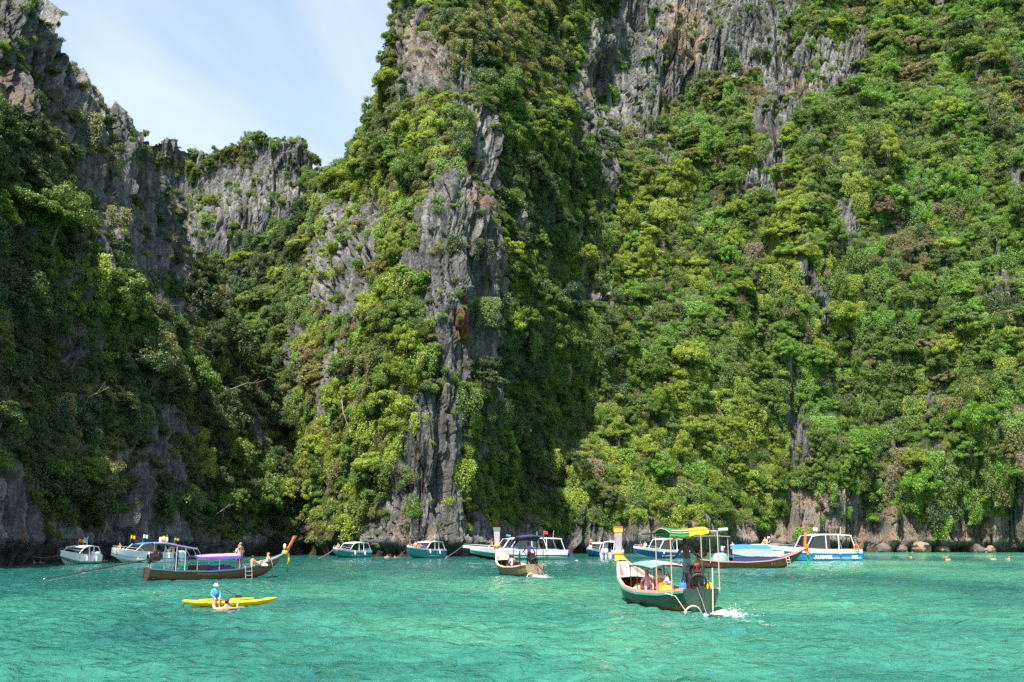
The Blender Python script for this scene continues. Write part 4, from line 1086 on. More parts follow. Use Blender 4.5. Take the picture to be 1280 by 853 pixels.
    for k in range(3):
        a = 2 * math.pi * k / 3; d = Rz @ Vector((0, math.cos(a), math.sin(a))); w_ = Rz @ Vector((.04, -math.sin(a) * .06, math.cos(a) * .06))
        pr.loft([[end + w_ * .4, end - w_ * .4], [end + d * .11 + w_, end + d * .11 - w_], [end + d * .17 + w_ * .3, end + d * .17 - w_ * .3]], closed=False)
    pr.tube([end, end - (Rz @ Vector((.08, 0, 0)))], [.03, .012], 6); pr.build('propeller', STEEL, eo)
    B().tube([tr_((-.25, .05, -.05)), tr_((-tail * .5, .03, -.02)), tr_((-tail * .97, 0, -.10))], .014, 5).build('skeg_rod', STEEL, eo)
    return r
def on_posts(r, name, rows, mat, th, posts, zb, pr_=.028, pm=POLE, rails=True, edge=None):
    """a roof or canopy sheet carried by posts"""
    cn = B(); cn.slab(rows, th); c = cn.build(name, mat, r)
    for (x, y, z) in posts: B().tube([(x, y, zb), (x, y, z)], pr_, 7).build('pole', pm, r)
    if rails:
        for side in (0, -1):
            B().tube([Vector(q[side]) - Vector((0, 0, th + .02)) for q in rows], .02, 6).build('roof_rail', pm, c)
        for q in (rows[0], rows[-1]):
            B().tube([Vector(p) - Vector((0, 0, th + .02)) for p in q], .02, 6).build('roof_bow', pm, c)
    return c
def arch(x, w, z, rise, n=7): return [Vector((x, -w / 2 + w * k / (n - 1), z + rise * math.sin(math.pi * k / (n - 1)))) for k in range(n)]
def heading(a, b): return math.atan2(b.y - a.y, b.x - a.x)
def ribbon(r, name, mat, p, drop, w=.14, sway=.1, seed=1):
    rr = random.Random(seed); rows = []
    for k in range(7):
        t = k / 6; off = Vector((sway * math.sin(t * 4 + seed) * t, .05 * math.sin(t * 7 + seed), -drop * t)); ww = w * (1 - .3 * t)
        rows.append([Vector(p) + off + Vector((-ww / 2, .02 * math.sin(t * 9), 0)), Vector(p) + off + Vector((ww / 2, -.02 * math.sin(t * 9), 0))])
    b = B(); rings = [[q[0] + Vector((0, .012, 0)), q[1] + Vector((0, .012, 0)), q[1] - Vector((0, .012, 0)), q[0] - Vector((0, .012, 0))] for q in rows]
    return b.loft(rings).build(name, mat, r)
def garland(r, c, R, mats, ax):
    for k, m in enumerate(mats):
        B().torus(Vector(c) + Vector(ax) * (.07 * k), R, .05, ax, 14, 6).build('garland', m, r)

# --- boat A: the big green longtail seen from its stern quarter
sA = water_x(877, 35.3); hA = Vector((-1.55, 9.4, 0)).normalized(); LA = 10.2
cA = sA + hA * LA / 2; rzA = math.atan2(hA.y, hA.x)
bA = longtail(cA, rzA, 'dark green longtail boat with red rail, white prow post and green and yellow roof', LA, 2.15, GREENP, WOODO, PINKP, GREENL, inner=WOODR, deck=WOODO, post=POSTW, cap=YELP, post_h=1.28, lean=-.10, post_w=.36, engine_turn=-.22, tail=2.6, tail_pitch=.36, prow_stripe=paint('worn_white_deck', (.52, .47, .42), .6, wear=.5, scale=4, dirt=(.3, .2, .15)))
e = lt_point(1, 1, LA, 2.15)
B().loft([[e + Vector((-.60 + .2 * k, y, -.10 + .10 * k - abs(y) * .3)) for y in (-.30 + .06 * k, -.12, .12, .30 - .06 * k)] for k in range(4)], closed=False).build('prow_saddle', YELP, bA)
garland(bA, e + Vector((-.02, 0, .12)), .24, [C_YEL, C_PINK], (0.05, 0, 1))
# passenger canopy (low, faded green and pink) and stern roof (green and yellow tarpaulin)
can = on_posts(bA, 'canopy', [arch(x, 1.55, z, .16) for x, z in ((-2.0, 1.42), (-.9, 1.48), (.2, 1.50), (1.1, 1.46))], C_PINK, .03, [(-2.0, .7, 1.42), (-2.0, -.7, 1.42), (.2, .7, 1.5), (.2, -.7, 1.5), (1.1, .7, 1.45), (1.1, -.7, 1.45)], .3, .022, DARKM)
B().slab([[q + Vector((0, 0, .012)) for q in arch(x, 1.57, z, .162)[4:]] for x, z in ((-2.02, 1.42), (-.9, 1.48), (.2, 1.50), (1.12, 1.46))], .015).build('canopy_panel', cloth('faded_turquoise', (.12, .28, .23), (.3, .3, .24)), can)
ys = np.linspace(-.42, 1.0, 7)
rowsA = [[Vector((x, y, z + .05 * math.cos(y * 3 + x))) for y in ys] for x, z in ((-4.95, 2.78), (-4.5, 2.86), (-4.0, 2.88), (-3.5, 2.82), (-3.1, 2.70))]
rf = on_posts(bA, 'stern_roof', [q[3:] for q in rowsA], cloth('green_tarp', (.015, .17, .045)), .03, [(-4.85, .95, 2.78), (-4.85, -.78, 2.78), (-3.15, .95, 2.70), (-3.15, -.78, 2.70)], .55, .022, POLE)
B().slab([[v + Vector((0, 0, .004)) for v in q[:4]] for q in rowsA], .03).build('roof_panel', cloth('yellow_tarp', (.55, .26, .015)), rf)
for x_, z_ in ((-4.85, 2.76), (-3.15, 2.68)): B().tube([(x_, -.80, z_), (x_, .97, z_)], .02, 6).build('roof_bow', POLE, rf)
for q, m in ((rowsA[0][:4], C_YEL), (rowsA[0][3:], C_GREEN), (rowsA[-1][3:], C_GREEN), (rowsA[-1][:4], C_YEL)):
    B().loft([[v, v + Vector((0, 0, -.15 - .04 * (k % 2)))] for k, v in enumerate(q)], closed=False).build('roof_valance', m, rf)
B().tube([(-4.9, -.8, 2.80), (-4.95, -1.12, 2.82)], .05, 8).build('rolled_cloth', C_WHITE, rf)
B().tube([(-3.15, .98, 2.7), (-3.12, 1.45, 2.66)], .03, 8).build('rolled_cloth', C_BLACK, rf)
# mooring rope and tyre fender at the stern
B().torus((-LA / 2 - .1, .35, -.10), .34, .03, (1, .2, 0.1), 18, 7).build('fender_ring', ROPE, bA)
B().tube([(-LA / 2 + .9, 1.0, .62), (-LA / 2 + .2, .85, .55), (-LA / 2 - .05, .55, .02)], .014, 6).build('mooring_rope', ROPE, bA)
B().tube([(-LA / 2 - .08, -.42, 1.5), (-LA / 2 - .1, -.40, .8), (-LA / 2 - .15, -.35, -.05)], .022, 7).build('rudder_pole', ROPE, bA)
B().bar((-LA / 2 - .03, -.05, .8), (-LA / 2 - .03, -.05, .05), .10, .06, (1, 0, 0)).build('stern_post', GREENP, bA)
# cargo of life vests, cushions and bags on the floor
for k, (x, y, z, m, d) in enumerate([(-2.4, .50, .50, C_OR, (.5, .34, .5)), (-2.75, .46, .46, C_YEL, (.40, .5, .42)), (-3.3, -.1, .48, C_RED, (.35, .5, .55)), (-1.2, .45, .34, C_NAVY, (.6, .4, .3)), (.6, .5, .42, CREAM, (.5, .3, .2)), (1.3, .35, .45, C_YEL, (.3, .3, .2)), (-2.6, -.45, .45, C_WHITE, (.7, .5, .4))]):
    bb = B(); p = local(bA, (x, y, z + .14))
    hx, hy, hz = (q / 2 for q in d)
    bb.loft([[Vector((sx * hx * f, sy * hy * f, zz)) for sx, sy in ((-1, -.6), (-.6, -1), (.6, -1), (1, -.6), (1, .6), (.6, 1), (-.6, 1), (-1, .6))] for f, zz in ((.8, -hz), (1, -hz * .6), (1.02, 0), (.95, hz * .6), (.6, hz))])
    o = bb.build('life_vest' if k < 3 else 'bag', m); o.location = p; o.rotation_euler = (0.1 * k, .05 * k, rzA + .3 * k)
    tag(o, ['bundled orange life vest inside the green longtail boat', 'yellow folded life vest hung inside the green longtail boat', 'red life vest stacked by the driver of the green longtail', 'navy bag on the floor of the green longtail boat', 'cream cushion near the bow of the green longtail boat', 'small yellow bag near the bow of the green longtail boat', 'white bundle under the canopy of the green longtail boat'][k], 'life vest' if k < 3 else 'bag')
def inA(x, y, z): return local(bA, (x, y, z))
def fuel_can(p, rz, m, label):
    b = B(); b.loft([[Vector((sx * .15 * f, sy * .10 * f, z)) for sx, sy in ((-1, -.7), (-.8, -1), (.8, -1), (1, -.7), (1, .7), (.8, 1), (-.8, 1), (-1, .7))] for f, z in ((.9, 0), (1, .03), (1, .30), (.85, .36), (.5, .38))])
    o = b.build('fuel_can', m); o.location = p; o.rotation_euler = (0, 0, rz); tag(o, label, 'fuel can')
    B().tube([(.08, 0, .37), (.11, 0, .43)], .03, 8).build('spout_cap', C_BLACK, o); B().tube([(-.10, 0, .37), (-.08, 0, .44), (.02, 0, .44), (.04, 0, .38)], .014, 6).build('handle', m, o)
fuel_can(inA(-4.45, .42, .60), rzA, C_BLUE, 'blue fuel can on the stern deck of the green longtail')
fuel_can(inA(-4.40, -.52, .60), rzA + .4, C_YEL, 'yellow fuel can beside the engine of the green longtail')
for k, (x, y) in enumerate(((-4.2, .62), (-4.6, -.45))):
    B().torus((x, y, .63), .17, .03, (0, 0, 1), 16, 6).build('rope_coil', ROPE, bA); B().torus((x + .02, y, .68), .14, .03, (0, .1, 1), 16, 6).build('rope_coil', ROPE, bA)
for s in (-1, 1): B().tube([(-LA / 2 + .75, s * .35, .6), (-LA / 2 + .72, s * .36, 1.35), (-LA / 2 + .15, s * .36, 1.35), (-LA / 2 + .12, s * .35, .6)], .022, 7).build('engine_frame', DARKM, bA)
B().tube([(-LA / 2 + .5, -.2, 1.45), (-LA / 2 + .9, -.3, 1.2), (-LA / 2 + 1.1, -.1, .7)], .03, 7).build('fuel_hose', RUBBER, bA)
person('steer', inA(-3.75, -.02, .76), rzA + .25, 'driver in dark clothes standing under the green and yellow roof', SKIND, C_BROWN, C_GREY, longs=True)
person('sit', inA(-1.6, .35, .48), rzA + 2.6, 'passenger in orange vest sitting on the floor of the green longtail', SKIN, C_WHITE, C_BLACK, vest=C_OR)
person('sit', inA(-2.9, -.35, .60), rzA + 3.0, 'passenger in navy shirt sitting beside the driver', SKINT, C_NAVY, C_NAVY, sleeves=True, longs=True)
person('hunch', inA(-2.3, .1, .42), rzA + .6, 'passenger in black and white bending under the pink canopy', SKIN, C_WHITE, C_BLACK, longhair=True, female=True)
person('recline', inA(-.35, .45, .42), rzA + 2.9, 'barelegged passenger with arms bared lounging near the bow half', SKIN, C_PINK, C_RED, hair=HAIRB, longhair=True, female=True)

# --- boat C: the pale wooden longtail further out with the same heading
sC = water_x(668, 70.5); hC = Vector((-2.6, 9.2, 0)).normalized(); LC = 9.6
rzC = math.atan2(hC.y, hC.x)
bC = longtail(sC + hC * LC / 2, rzC, 'pale wooden longtail boat with dark blue roof and white prow post', LC, 2.2, WOODR, WOODO, CREAM, None, inner=WOODO, deck=WOODR, post=POSTW, cap=TEALT, post_h=1.55, lean=.05, post_w=.50, engine_turn=.15, tail=2.3, tail_pitch=.36, hs=1.08, prow_stripe=CREAM)
e = lt_point(1, 1, LC, 2.2, 1.08)
garland(bC, e + Vector((0, 0, .05)), .22, [C_RED, C_GREEN, C_YEL], (0.05, 0, 1))
rowsC = [[Vector((x, y, z + .05 * math.cos(y * 3))) for y in np.linspace(-.85, .95, 6)] for x, z in ((-4.4, 2.76), (-3.8, 2.82), (-3.2, 2.72), (-2.6, 2.5))]
rfc = on_posts(bC, 'stern_roof', rowsC, NAVYC, .04, [(-4.3, .88, 2.76), (-4.3, -.8, 2.76), (-2.7, .9, 2.5), (-2.7, -.8, 2.5)], .5, .025, DARKM)
B().slab([arch(x, 1.5, z, .1) for x, z in ((1.2, 1.75), (1.9, 1.8), (2.5, 1.75))], .05).build('folded_canopy', WHITE, bC)
for y in (-.7, .7):
    B().tube([(1.3, y, .4), (1.3, y, 1.75)], .025, 6).build('pole', DARKM, bC)
    B().box((-2.0, y, 1.95), (.5, .5, .1)).build('roof_cushion', BLUEC, bC)
B().torus((-LC / 2 - .1, .3, -.06), .3, .04, (1, .2, .1), 16, 6).build('fender_ring', CREAM, bC)
def inC(x, y, z): return local(bC, (x, y, z))
person('steer', inC(-3.6, .0, .62), rzC + .2, 'driver in purple shirt standing in the pale wooden longtail', SKIND, C_LILAC, C_BLACK, longs=True)
person('sit', inC(.2, .35, .5), rzC, 'passenger in dark top sitting in the pale wooden longtail', SKINT, C_BLACK, C_NAVY, sleeves=True)
person('sit', inC(-.9, .5, .5), rzC + .3, 'passenger in white shirt sitting behind another in the wooden longtail', SKIN, C_WHITE, C_BLACK)
person('hunch', inC(1.5, -.2, .5), rzC, 'passenger in navy sitting nearest the bow of the wooden longtail', SKINT, C_NAVY, C_BLACK, sleeves=True)
for k, (x, y) in enumerate(((-1.6, .55), (-2.1, .1), (-1.5, -.4))):
    bb = B(); bb.loft([[Vector((sx * .3 * f, sy * .22 * f, zz)) for sx, sy in ((-1, -.6), (-.6, -1), (.6, -1), (1, -.6), (1, .6), (.6, 1), (-.6, 1), (-1, .6))] for f, zz in ((.8, -.18), (1, -.1), (1.02, 0), (.9, .12), (.6, .18))])
    o = bb.build('life_vest', C_RED); o.location = inC(x, y, .5); o.rotation_euler = (.1, 0, k); tag(o, 'folded red life vest lying in the pale wooden longtail boat', 'life vest', 'red vests in the wooden longtail')

# --- boat B: the brown longtail with the purple canopy, side on
sB = on_water(182, 726.0); eB = on_water(352, 721.2)
LB = (eB - sB).length; print('LB', LB); LB = min(LB, 11.5)
rzB = heading(sB, eB); hB = (eB - sB).normalized()
bB = longtail(sB + hB * LB / 2, rzB, 'brown longtail boat with purple canopy and red-brown prow post', LB, 1.9, WOODB, WOODB, TEALT, None, inner=WOODB, deck=WOODR, post=POSTB, cap=POSTB, post_h=1.30, lean=.62, post_w=.22, engine_turn=-.15, tail=6.2, tail_pitch=.165, hs=.94, engine_up=.25, stern=paint('dark_stern_wood', (.05, .03, .018), .7))
def inB(x, y, z): return local(bB, (x, y, z))
canB = on_posts(bB, 'canopy', [arch(x, 1.6, z, .14) for x, z in ((-LB / 2 + 3.0, 1.36), (-LB / 2 + 4.2, 1.44), (-LB / 2 + 5.2, 1.46), (-LB / 2 + 6.1, 1.50))], C_LILAC, .05, [(-LB / 2 + x, y, 1.42) for x in (3.05, 4.6, 6.05) for y in (-.72, .72)], .3, .025, STEEL)
for s in (-1, 1):
    B().loft([[Vector((-LB / 2 + x, s * .81, 1.36 + .02 * x)), Vector((-LB / 2 + x, s * .82, 1.18 + .02 * x + .03 * math.sin(x * 5)))] for x in np.linspace(3.0, 6.1, 9)], closed=False).build('canopy_valance', C_PURP, canB)
rowsB = [[Vector((-LB / 2 + x, y, z)) for y in np.linspace(-.85, .85, 5)] for x, z in ((.75, 2.36), (1.7, 2.18), (2.9, 1.98))]
rfB = on_posts(bB, 'stern_roof', rowsB, C_LILAC, .05, [(-LB / 2 + 1.55, .8, 2.18), (-LB / 2 + 1.55, -.8, 2.18), (-LB / 2 + 2.15, .8, 2.1), (-LB / 2 + 2.15, -.8, 2.1)], .55, .035, SILVER)
for s in (-1, 1):
    for x0, x1 in ((2.6, 2.95), (2.9, 3.3)): B().tube([(-LB / 2 + x0, s * .82, 2.0), (-LB / 2 + x1, s * .8, 1.4)], .02, 6).build('brace', SILVER, rfB)
for k, (x, m) in enumerate(((.85, C_WHITE), (1.05, C_YEL), (1.25, C_WHITE))):
    B().ball((-LB / 2 + x, .1, 2.5 + .06 * (k == 1)), (.10, .12, .2), 8, 6).build('roof_bundle', m, rfB)
rr = random.Random(4)
for k in range(11):
    x = -LB / 2 + 3.75 + .22 * k; B().ball((x, .45 + .1 * rr.random(), .62 + .08 * rr.random()), (.20, .28, .22), 8, 6).build('vest_bundle', C_PURP, bB)
B().box((-LB / 2 + 3.5, .1, .62), (.75, 1.2, .50)).build('engine_box', paint('dark_red_paint', (.13, .02, .015), .5), bB)
for k in range(5):
    B().ball((-LB / 2 + 4.2 + .33 * k, .72, .62), (.09, .07, .09), 7, 5).build('buoy', (C_YEL, C_OR, C_WHITE)[k % 3], bB)
# boarding ladder over the side that faces the bay
ly = -1
side = -1
lx = 1.75
g = float(interp((lx + LB / 2) / LB, HB)) * 1.9 / 2
for dx in (-.24, .24):
    B().tube([(lx + dx, side * (g + .02), .78), (lx + dx, side * (g + .10), .74), (lx + dx + .06, side * (g + .14), -.25)], .028, 7).build('ladder_rail', SILVER, bB)
for z in (.45, .18, -.08):
    B().tube([(lx - .22, side * (g + .125), z), (lx + .27, side * (g + .125), z)], .022, 6).build('ladder_rung', SILVER, bB)
# painted name strokes, too small to read in the photograph
for x0, x1, u, sc in ((-1.9, -.5, .80, .05), (3.5, 4.5, .72, .075)):
    b = B(); xs = np.linspace(x0, x1, 26)
    pts = []
    for i, x in enumerate(xs):
        t = (x + LB / 2) / LB; p = lt_point(t, u, LB, 1.9, .94); pts.append(Vector((p.x, -(p.y + .02), p.z + sc * math.sin(i * 2.1) * (1 if i % 5 else .2))))
    b.tube(pts, .013, 4); b.build('painted_name', CREAM, bB)
e = lt_point(1, 1, LB, 1.9, .94)
garland(bB, e + Vector((-.10, 0, -.08)), .17, [C_YEL, C_OR, C_YEL], (.5, 0, .86))
for k, (m, dr) in enumerate(((C_YEL, .75), (C_GREEN, 1.25), (C_YEL, 1.0), (C_GREEN, 1.15))): ribbon(bB, 'ribbon', m, e + Vector((.12 + .05 * k, -.16 + .08 * k, -.05)), dr, .13, .06, k)
B().ball(e + Vector((-.12, -.02, .42)), (.10, .10, .2), 8, 6).build('flower_bunch', C_WHITE, bB)
dB = lambda px: ((px - 182 - 9 * (px - 182) / 150) / 170.0) * LB - LB / 2
person('lookout', inB(dB(298), -.45, .58), rzB + 1.9, 'barechested man in grey-green shorts standing on the brown longtail', SKINT, None, C_GGREEN, HAIRB)
person('stand', inB(dB(303), .25, .45), rzB + 1.4, 'person in white shirt and dark shorts standing on the brown longtail', SKIN, C_WHITE, C_NAVY, HAIRB)
person('kneesup', inB(dB(314), -.45, .58), rzB + .3, 'swimmer with snorkel mask sitting by the boarding ladder', SKIN, None, C_GREY, HAIRD)
person('recline', inB(dB(335), -.25, .76), rzB + math.pi, 'woman in pale bikini leaning back on the bow of the longtail', SKIN, None, C_WHITE, HAIRB, longhair=True, female=True)
person('stand', inB(-LB / 2 + 2.0, .1, .45), rzB, 'boatman in dark clothes standing under the purple stern roof', SKIND, C_BLACK, C_BLACK, sleeves=True, longs=True, scale=.9)
o = B().loft([[Vector((sx * .3 * f, sy * .2 * f, zz)) for sx, sy in ((-1, -.6), (-.6, -1), (.6, -1), (1, -.6), (1, .6), (.6, 1), (-.6, 1), (-1, .6))] for f, zz in ((.8, -.08), (1, 0), (.7, .1))]).build('towel', C_WHITE); o.location = inB(dB(329), -.6, .82); tag(o, 'crumpled white towel beside the seated woman on the longtail', 'towel')

# --- boat D: the brown longtail with orange prow cloths
sD = water_x(872, 92); eD = water_x(1004, 95); LD = (eD - sD).length; rzD = heading(sD, eD); hD = (eD - sD).normalized()
bD = longtail(sD + hD * LD / 2, rzD, 'brown longtail boat with red rail and orange cloth on its prow', LD, 1.9, WOODB, WOODB, PINKP, None, inner=WOODR, deck=REDP, post=POSTB, cap=C_OR, post_h=1.45, lean=.12, post_w=.22, engine_turn=.1, tail=2.0, tail_pitch=.3, hs=1.02)
fb = lt_point(.9, .5, LD, 1.9, 1.02)
for s in (1, -1):
    B().loft([[Vector((lt_point(t, u, LD, 1.9, 1.02).x, s * (lt_point(t, u, LD, 1.9, 1.02).y + .014), lt_point(t, u, LD, 1.9, 1.02).z)) for u in (.2, .5, .62, .75, .88, .97)] for t in (.84, .88, .92, .96, 1.0)], closed=False).build('bow_panel', GREENP, bD)
e = lt_point(1, 1, LD, 1.9, 1.02)
B().loft([[e + Vector((dx + .11 * math.cos(q), .15 * math.sin(q), z)) * 1.0 for q in [2 * math.pi * k / 10 for k in range(10)]] for dx, z in ((0, -.15), (.04, .2), (.06, .6), (.12, 1.0), (.16, 1.36), (.17, 1.42))]).build('prow_cloth', C_OR, bD)
for k, (m, dr) in enumerate(((C_OR, .95), (C_RED, .8), (C_GREEN, 1.9), (C_GREEN, 1.7), (C_OR, .7))): ribbon(bD, 'ribbon', m, e + Vector((.14 + .05 * k, -.2 + .09 * k, .35 if k in (0, 1, 4) else .05)), dr, .22, .08, k + 3)
garland(bD, e + Vector((-.05, 0, -.02)), .17, [C_PINK, C_OR], (.1, 0, 1))
rowsD = [[Vector((-LD / 2 + x, y, z)) for y in np.linspace(-.9, .9, 5)] for x, z in ((.2, 2.92), (1.4, 2.95), (2.9, 2.88))]
rfD = on_posts(bD, 'stern_roof', rowsD, TEALT, .05, [(-LD / 2 + x, y, 2.85) for x in (.9, 2.7) for y in (-.8, .8)], .5, .035, POLE)
canD = on_posts(bD, 'canopy', [arch(x, 1.7, z, .3) for x, z in ((-LD / 2 + 3.1, 1.75), (-LD / 2 + 4.6, 1.85), (-LD / 2 + 6.0, 1.80), (-LD / 2 + 7.2, 1.72))], BLUEC, .05, [(-LD / 2 + x, y, 1.75) for x in (3.2, 5.2, 7.1) for y in (-.78, .78)], .3, .025, POLE)
for s in (-1, 1):
    B().loft([[Vector((-LD / 2 + x, s * .86, 1.74)), Vector((-LD / 2 + x, s * .84, 1.30 - .25 * math.sin((x - 3.1) / 4.1 * math.pi)))] for x in np.linspace(3.1, 7.2, 9)], closed=False).build('side_tarp', cloth('grey_tarp', (.42, .45, .42)), canD)
    B().loft([[Vector((-LD / 2 + x, s * (float(interp(x / LD, HB)) * .95 - .02), .62 + .12 * (x / LD))), Vector((-LD / 2 + x, s * (float(interp(x / LD, HB)) * .95 - .03), .92 + .12 * (x / LD)))] for x in np.linspace(3.1, 8.4, 9)], closed=False).build('side_cloth', C_NAVY, bD)
B().loft([[Vector((-LD / 2 + 2.2 + .9 * math.cos(q) * f, .6 * math.sin(q) * f, z)) for q in [2 * math.pi * k / 10 for k in range(10)]] for f, z in ((1, .6), (1, 1.0), (.8, 1.3), (.5, 1.4))]).build('covered_engine', cloth('grey_green_tarp', (.25, .38, .34)), bD)
t_ = (.72 * LD - LD / 2); g = float(interp(.80, HB)) * 1.9 / 2
for dx in (0, .34): B().tube([(.80 * LD - LD / 2 + dx, -(g + .03), 1.02), (.80 * LD - LD / 2 + dx + .1, -(g + .1), .4), (.80 * LD - LD / 2 + dx + .2, -(g - .08), -.1)], .03, 6).build('ladder_rail', ROPE, bD)
for z in (.75, .5, .25): B().tube([(.80 * LD - LD / 2 + .1, -(g + .05), z), (.80 * LD - LD / 2 + .45, -(g + .05), z)], .03, 6).build('ladder_rung', ROPE, bD)
# ------------------------------------------------------------------ speedboats
def sp_point(t, u, L, Bm, free, bowrise=.5):
    """t stern to bow, u keel 0, chine .4, sheer 1"""
    hb = np.interp(t, [0, .2, .5, .7, .85, .95, 1], [.94, 1, 1, .9, .62, .28, .03]) * Bm / 2
    hc = hb * np.interp(t, [0, .5, .8, 1], [.9, .86, .6, .1])
    zs = free + bowrise * max(0, t - .3) ** 1.6 * 1.77; zc = .05 + .75 * zs * max(0, t - .55) ** 1.5 * 2.2; zk = -.35 + (zs + .2) * max(0, t - .6) ** 2.2 * 6.2
    zc = min(zc, zs * .85); zk = min(zk, zc - .02)
    x = -L / 2 + L * t
    if u <= .4: k = u / .4; return Vector((x, hc * k, zk + (zc - zk) * k))
    k = (u - .4) / .6; return Vector((x, hc + (hb - hc) * k ** .7, zc + (zs - zc) * k))
def speedboat(loc, rz, label, L=11.0, Bm=2.9, free=1.0, side=TEALH, upper=WHITE, bottom=WHITE, stripe_u=.78, roof='hard', roofmat=WHITE, roof_z=2.5, cab=(.18, .66), engines=2, engmat=WHITE, text=None, ring=False, flags=(), group=None, low=False, screen=True):
    r = root('speedboat', loc, rz, label, 'speedboat', group)
    ts = np.concatenate([np.linspace(0, .6, 9), np.linspace(.66, 1, 9)])
    for s in (1, -1):
        mir = lambda v: Vector((v.x, v.y * s, v.z))
        P = lambda t, u, o=0: mir(sp_point(t, u, L, Bm, free) + Vector((0, o, 0)))
        B().loft([[P(t, u) for u in (0, .2, .4)] for t in ts], closed=False).build('hull_bottom', bottom, r)
        B().loft([[P(t, u, .004) for u in (.4, .55, stripe_u)] for t in ts], closed=False).build('hull_side', side, r)
        B().loft([[P(t, u) for u in (stripe_u, .9, 1)] for t in ts], closed=False).build('topside', upper, r)
        B().tube([P(t, stripe_u, .02) for t in ts], .03, 6).build('rub_rail', BLACKP if side is not WHITE else NAVYH, r)
        if screen: B().tube([P(t, 1) + Vector((0, -s * .12, z)) for t, z in ((.62, .02), (.66, .28), (.8, .32), (.92, .32), (.985, .28))], .02, 6).build('bow_rail', STEEL, r)
    B().loft([[Vector((-L / 2, s * sp_point(0, u, L, Bm, free).y, sp_point(0, u, L, Bm, free).z)) for s in (1, -1)] for u in (0, .2, .4, .6, .8, 1)], closed=False).build('transom', upper, r)
    tf = cab[1] - .06
    B().slab([[Vector((-L / 2 + L * t, y * (sp_point(t, 1, L, Bm, free).y - .02), sp_point(t, 1, L, Bm, free).z - .01 + .10 * (1 - y * y))) for y in (-1, -.5, 0, .5, 1)] for t in np.linspace(tf, .995, 9)], .05).build('foredeck', upper, r)
    B().slab([[Vector((-L / 2 + L * t, y * (sp_point(t, 1, L, Bm, free).y - .1), .38)) for y in (-1, 1)] for t in np.linspace(.01, tf + .02, 5)], .05).build('cockpit_floor', upper, r)
    for s in (1, -1):
        B().slab([[Vector((-L / 2 + L * t, s * (sp_point(t, 1, L, Bm, free).y - q), sp_point(t, 1, L, Bm, free).z)) for q in (.01, .28)] for t in np.linspace(.0, tf + .02, 7)], .06).build('side_deck', upper, r)
        B().box((-L / 2 + L * (cab[0] + .18), s * (Bm / 2 - .5), .62), (L * .34, .42, .4)).build('seat', C_NAVY if side is not WHITE else C_BLUE, r)
    B().box((-L / 2 + L * (tf + .005), 0, (free + .45) / 2 + .15), (.06, Bm * .8, free - .1)).build('bulkhead', upper, r)
    x0, x1 = -L / 2 + L * cab[0], -L / 2 + L * cab[1]
    w = Bm * .86
    zs = free + .1
    B().box((x1 - .9, .45, free - .05), (.5, .8, .9)).build('helm_console', upper, r)
    if roof:
        nx = 7
        rows = [[Vector((x0 + (x1 - .9 - x0) * i / (nx - 1), y * w / 2 * (1 - .06 * (i == nx - 1)), roof_z + .10 * math.cos(y * 1.3) + .10 * math.sin(math.pi * i / (nx - 1)) - (.10 if i == nx - 1 else 0))) for y in (-1, -.6, -.2, .2, .6, 1)] for i in range(nx)]
        ro = B().slab(rows, .09 if roof == 'hard' else .05).build('roof', roofmat, r)
        for s in (1, -1):
            for f, sl in ((.02, -.55), (.34, 0), (.66, 0)):
                xx = x0 + (x1 - .9 - x0) * f
                B().bar((xx + sl, s * w * .49, zs - .08), (xx + .04, s * w * .485, roof_z + .02), .09 if roof == 'hard' else .05, .07, (0, 1, 0)).build('roof_post', upper if roof == 'hard' else STEEL, r)
            if screen:
                B().loft([[Vector((x, s * w * .475, zs)), Vector((x - .45 * (k == 3), s * w * .465, roof_z - .05 if k < 3 else zs + .35))] for k, x in enumerate((x0 + (x1 - x0) * .48, x0 + (x1 - x0) * .62, x0 + (x1 - x0) * .80, x1 - .1))], closed=False).build('side_window', GLASS, r)
                B().bar((x1 + .02, s * w * .47, zs), (x1 - 1.0, s * w * .465, roof_z), .08, .06, (0, 1, 0)).build('windscreen_post', upper, r)
        B().tube([(x0 + .8, .2, roof_z + .1), (x0 + .7, .2, roof_z + 1.1)], .015, 5).build('antenna', WHITE, ro)
    if screen:
        b = B(); b.loft([[Vector((x1 + dx, y * w * .47, zs - .02)), Vector((x1 - .98 + dx, y * w * .455, (roof_z if roof else zs + .6) - .06))] for y, dx in ((-1, 0), (-.5, .22), (0, .28), (.5, .22), (1, 0))], closed=False); b.build('windscreen', GLASS, r)
    for k in range(engines):
        y = (k - (engines - 1) / 2) * .62
        en = B(); en.loft([[Vector((-L / 2 - .42 + .30 * f * cx, y + .21 * f * cy, z)) for cx, cy in ((-1, -.6), (-.6, -1), (.7, -1), (1, -.6), (1, .6), (.7, 1), (-.6, 1), (-1, .6))] for f, z in ((.55, .45), (1, .62), (1.05, .95), (.95, 1.2), (.6, 1.3))]); eo = en.build('outboard', engmat, r)
        B().bar((-L / 2 - .42, y, .5), (-L / 2 - .5, y, -.5), .16, .3, (1, 0, 0)).build('lower_leg', engmat, eo); B().box((-L / 2 - .12, y, .62), (.28, .26, .3)).build('bracket', DARKM, eo)
    for (f, y, m, h) in flags:
        fx = -L / 2 + L * f; zz = roof_z + .1 if roof else free
        po = B().tube([(fx, y, zz), (fx - .06, y, zz + h)], .016, 5).build('flag_pole', STEEL, r)
        rw = [[Vector((fx - .06 - .12 * k, y + .04 * math.sin(k * 1.8), zz + h - q * h * .42 - .02 * k)) for q in (0, 1)] for k in range(6)]
        B().loft([[q[0] + Vector((0, .008, 0)), q[1] + Vector((0, .008, 0)), q[1] - Vector((0, .008, 0)), q[0] - Vector((0, .008, 0))] for q in rw]).build('flag', m, po)
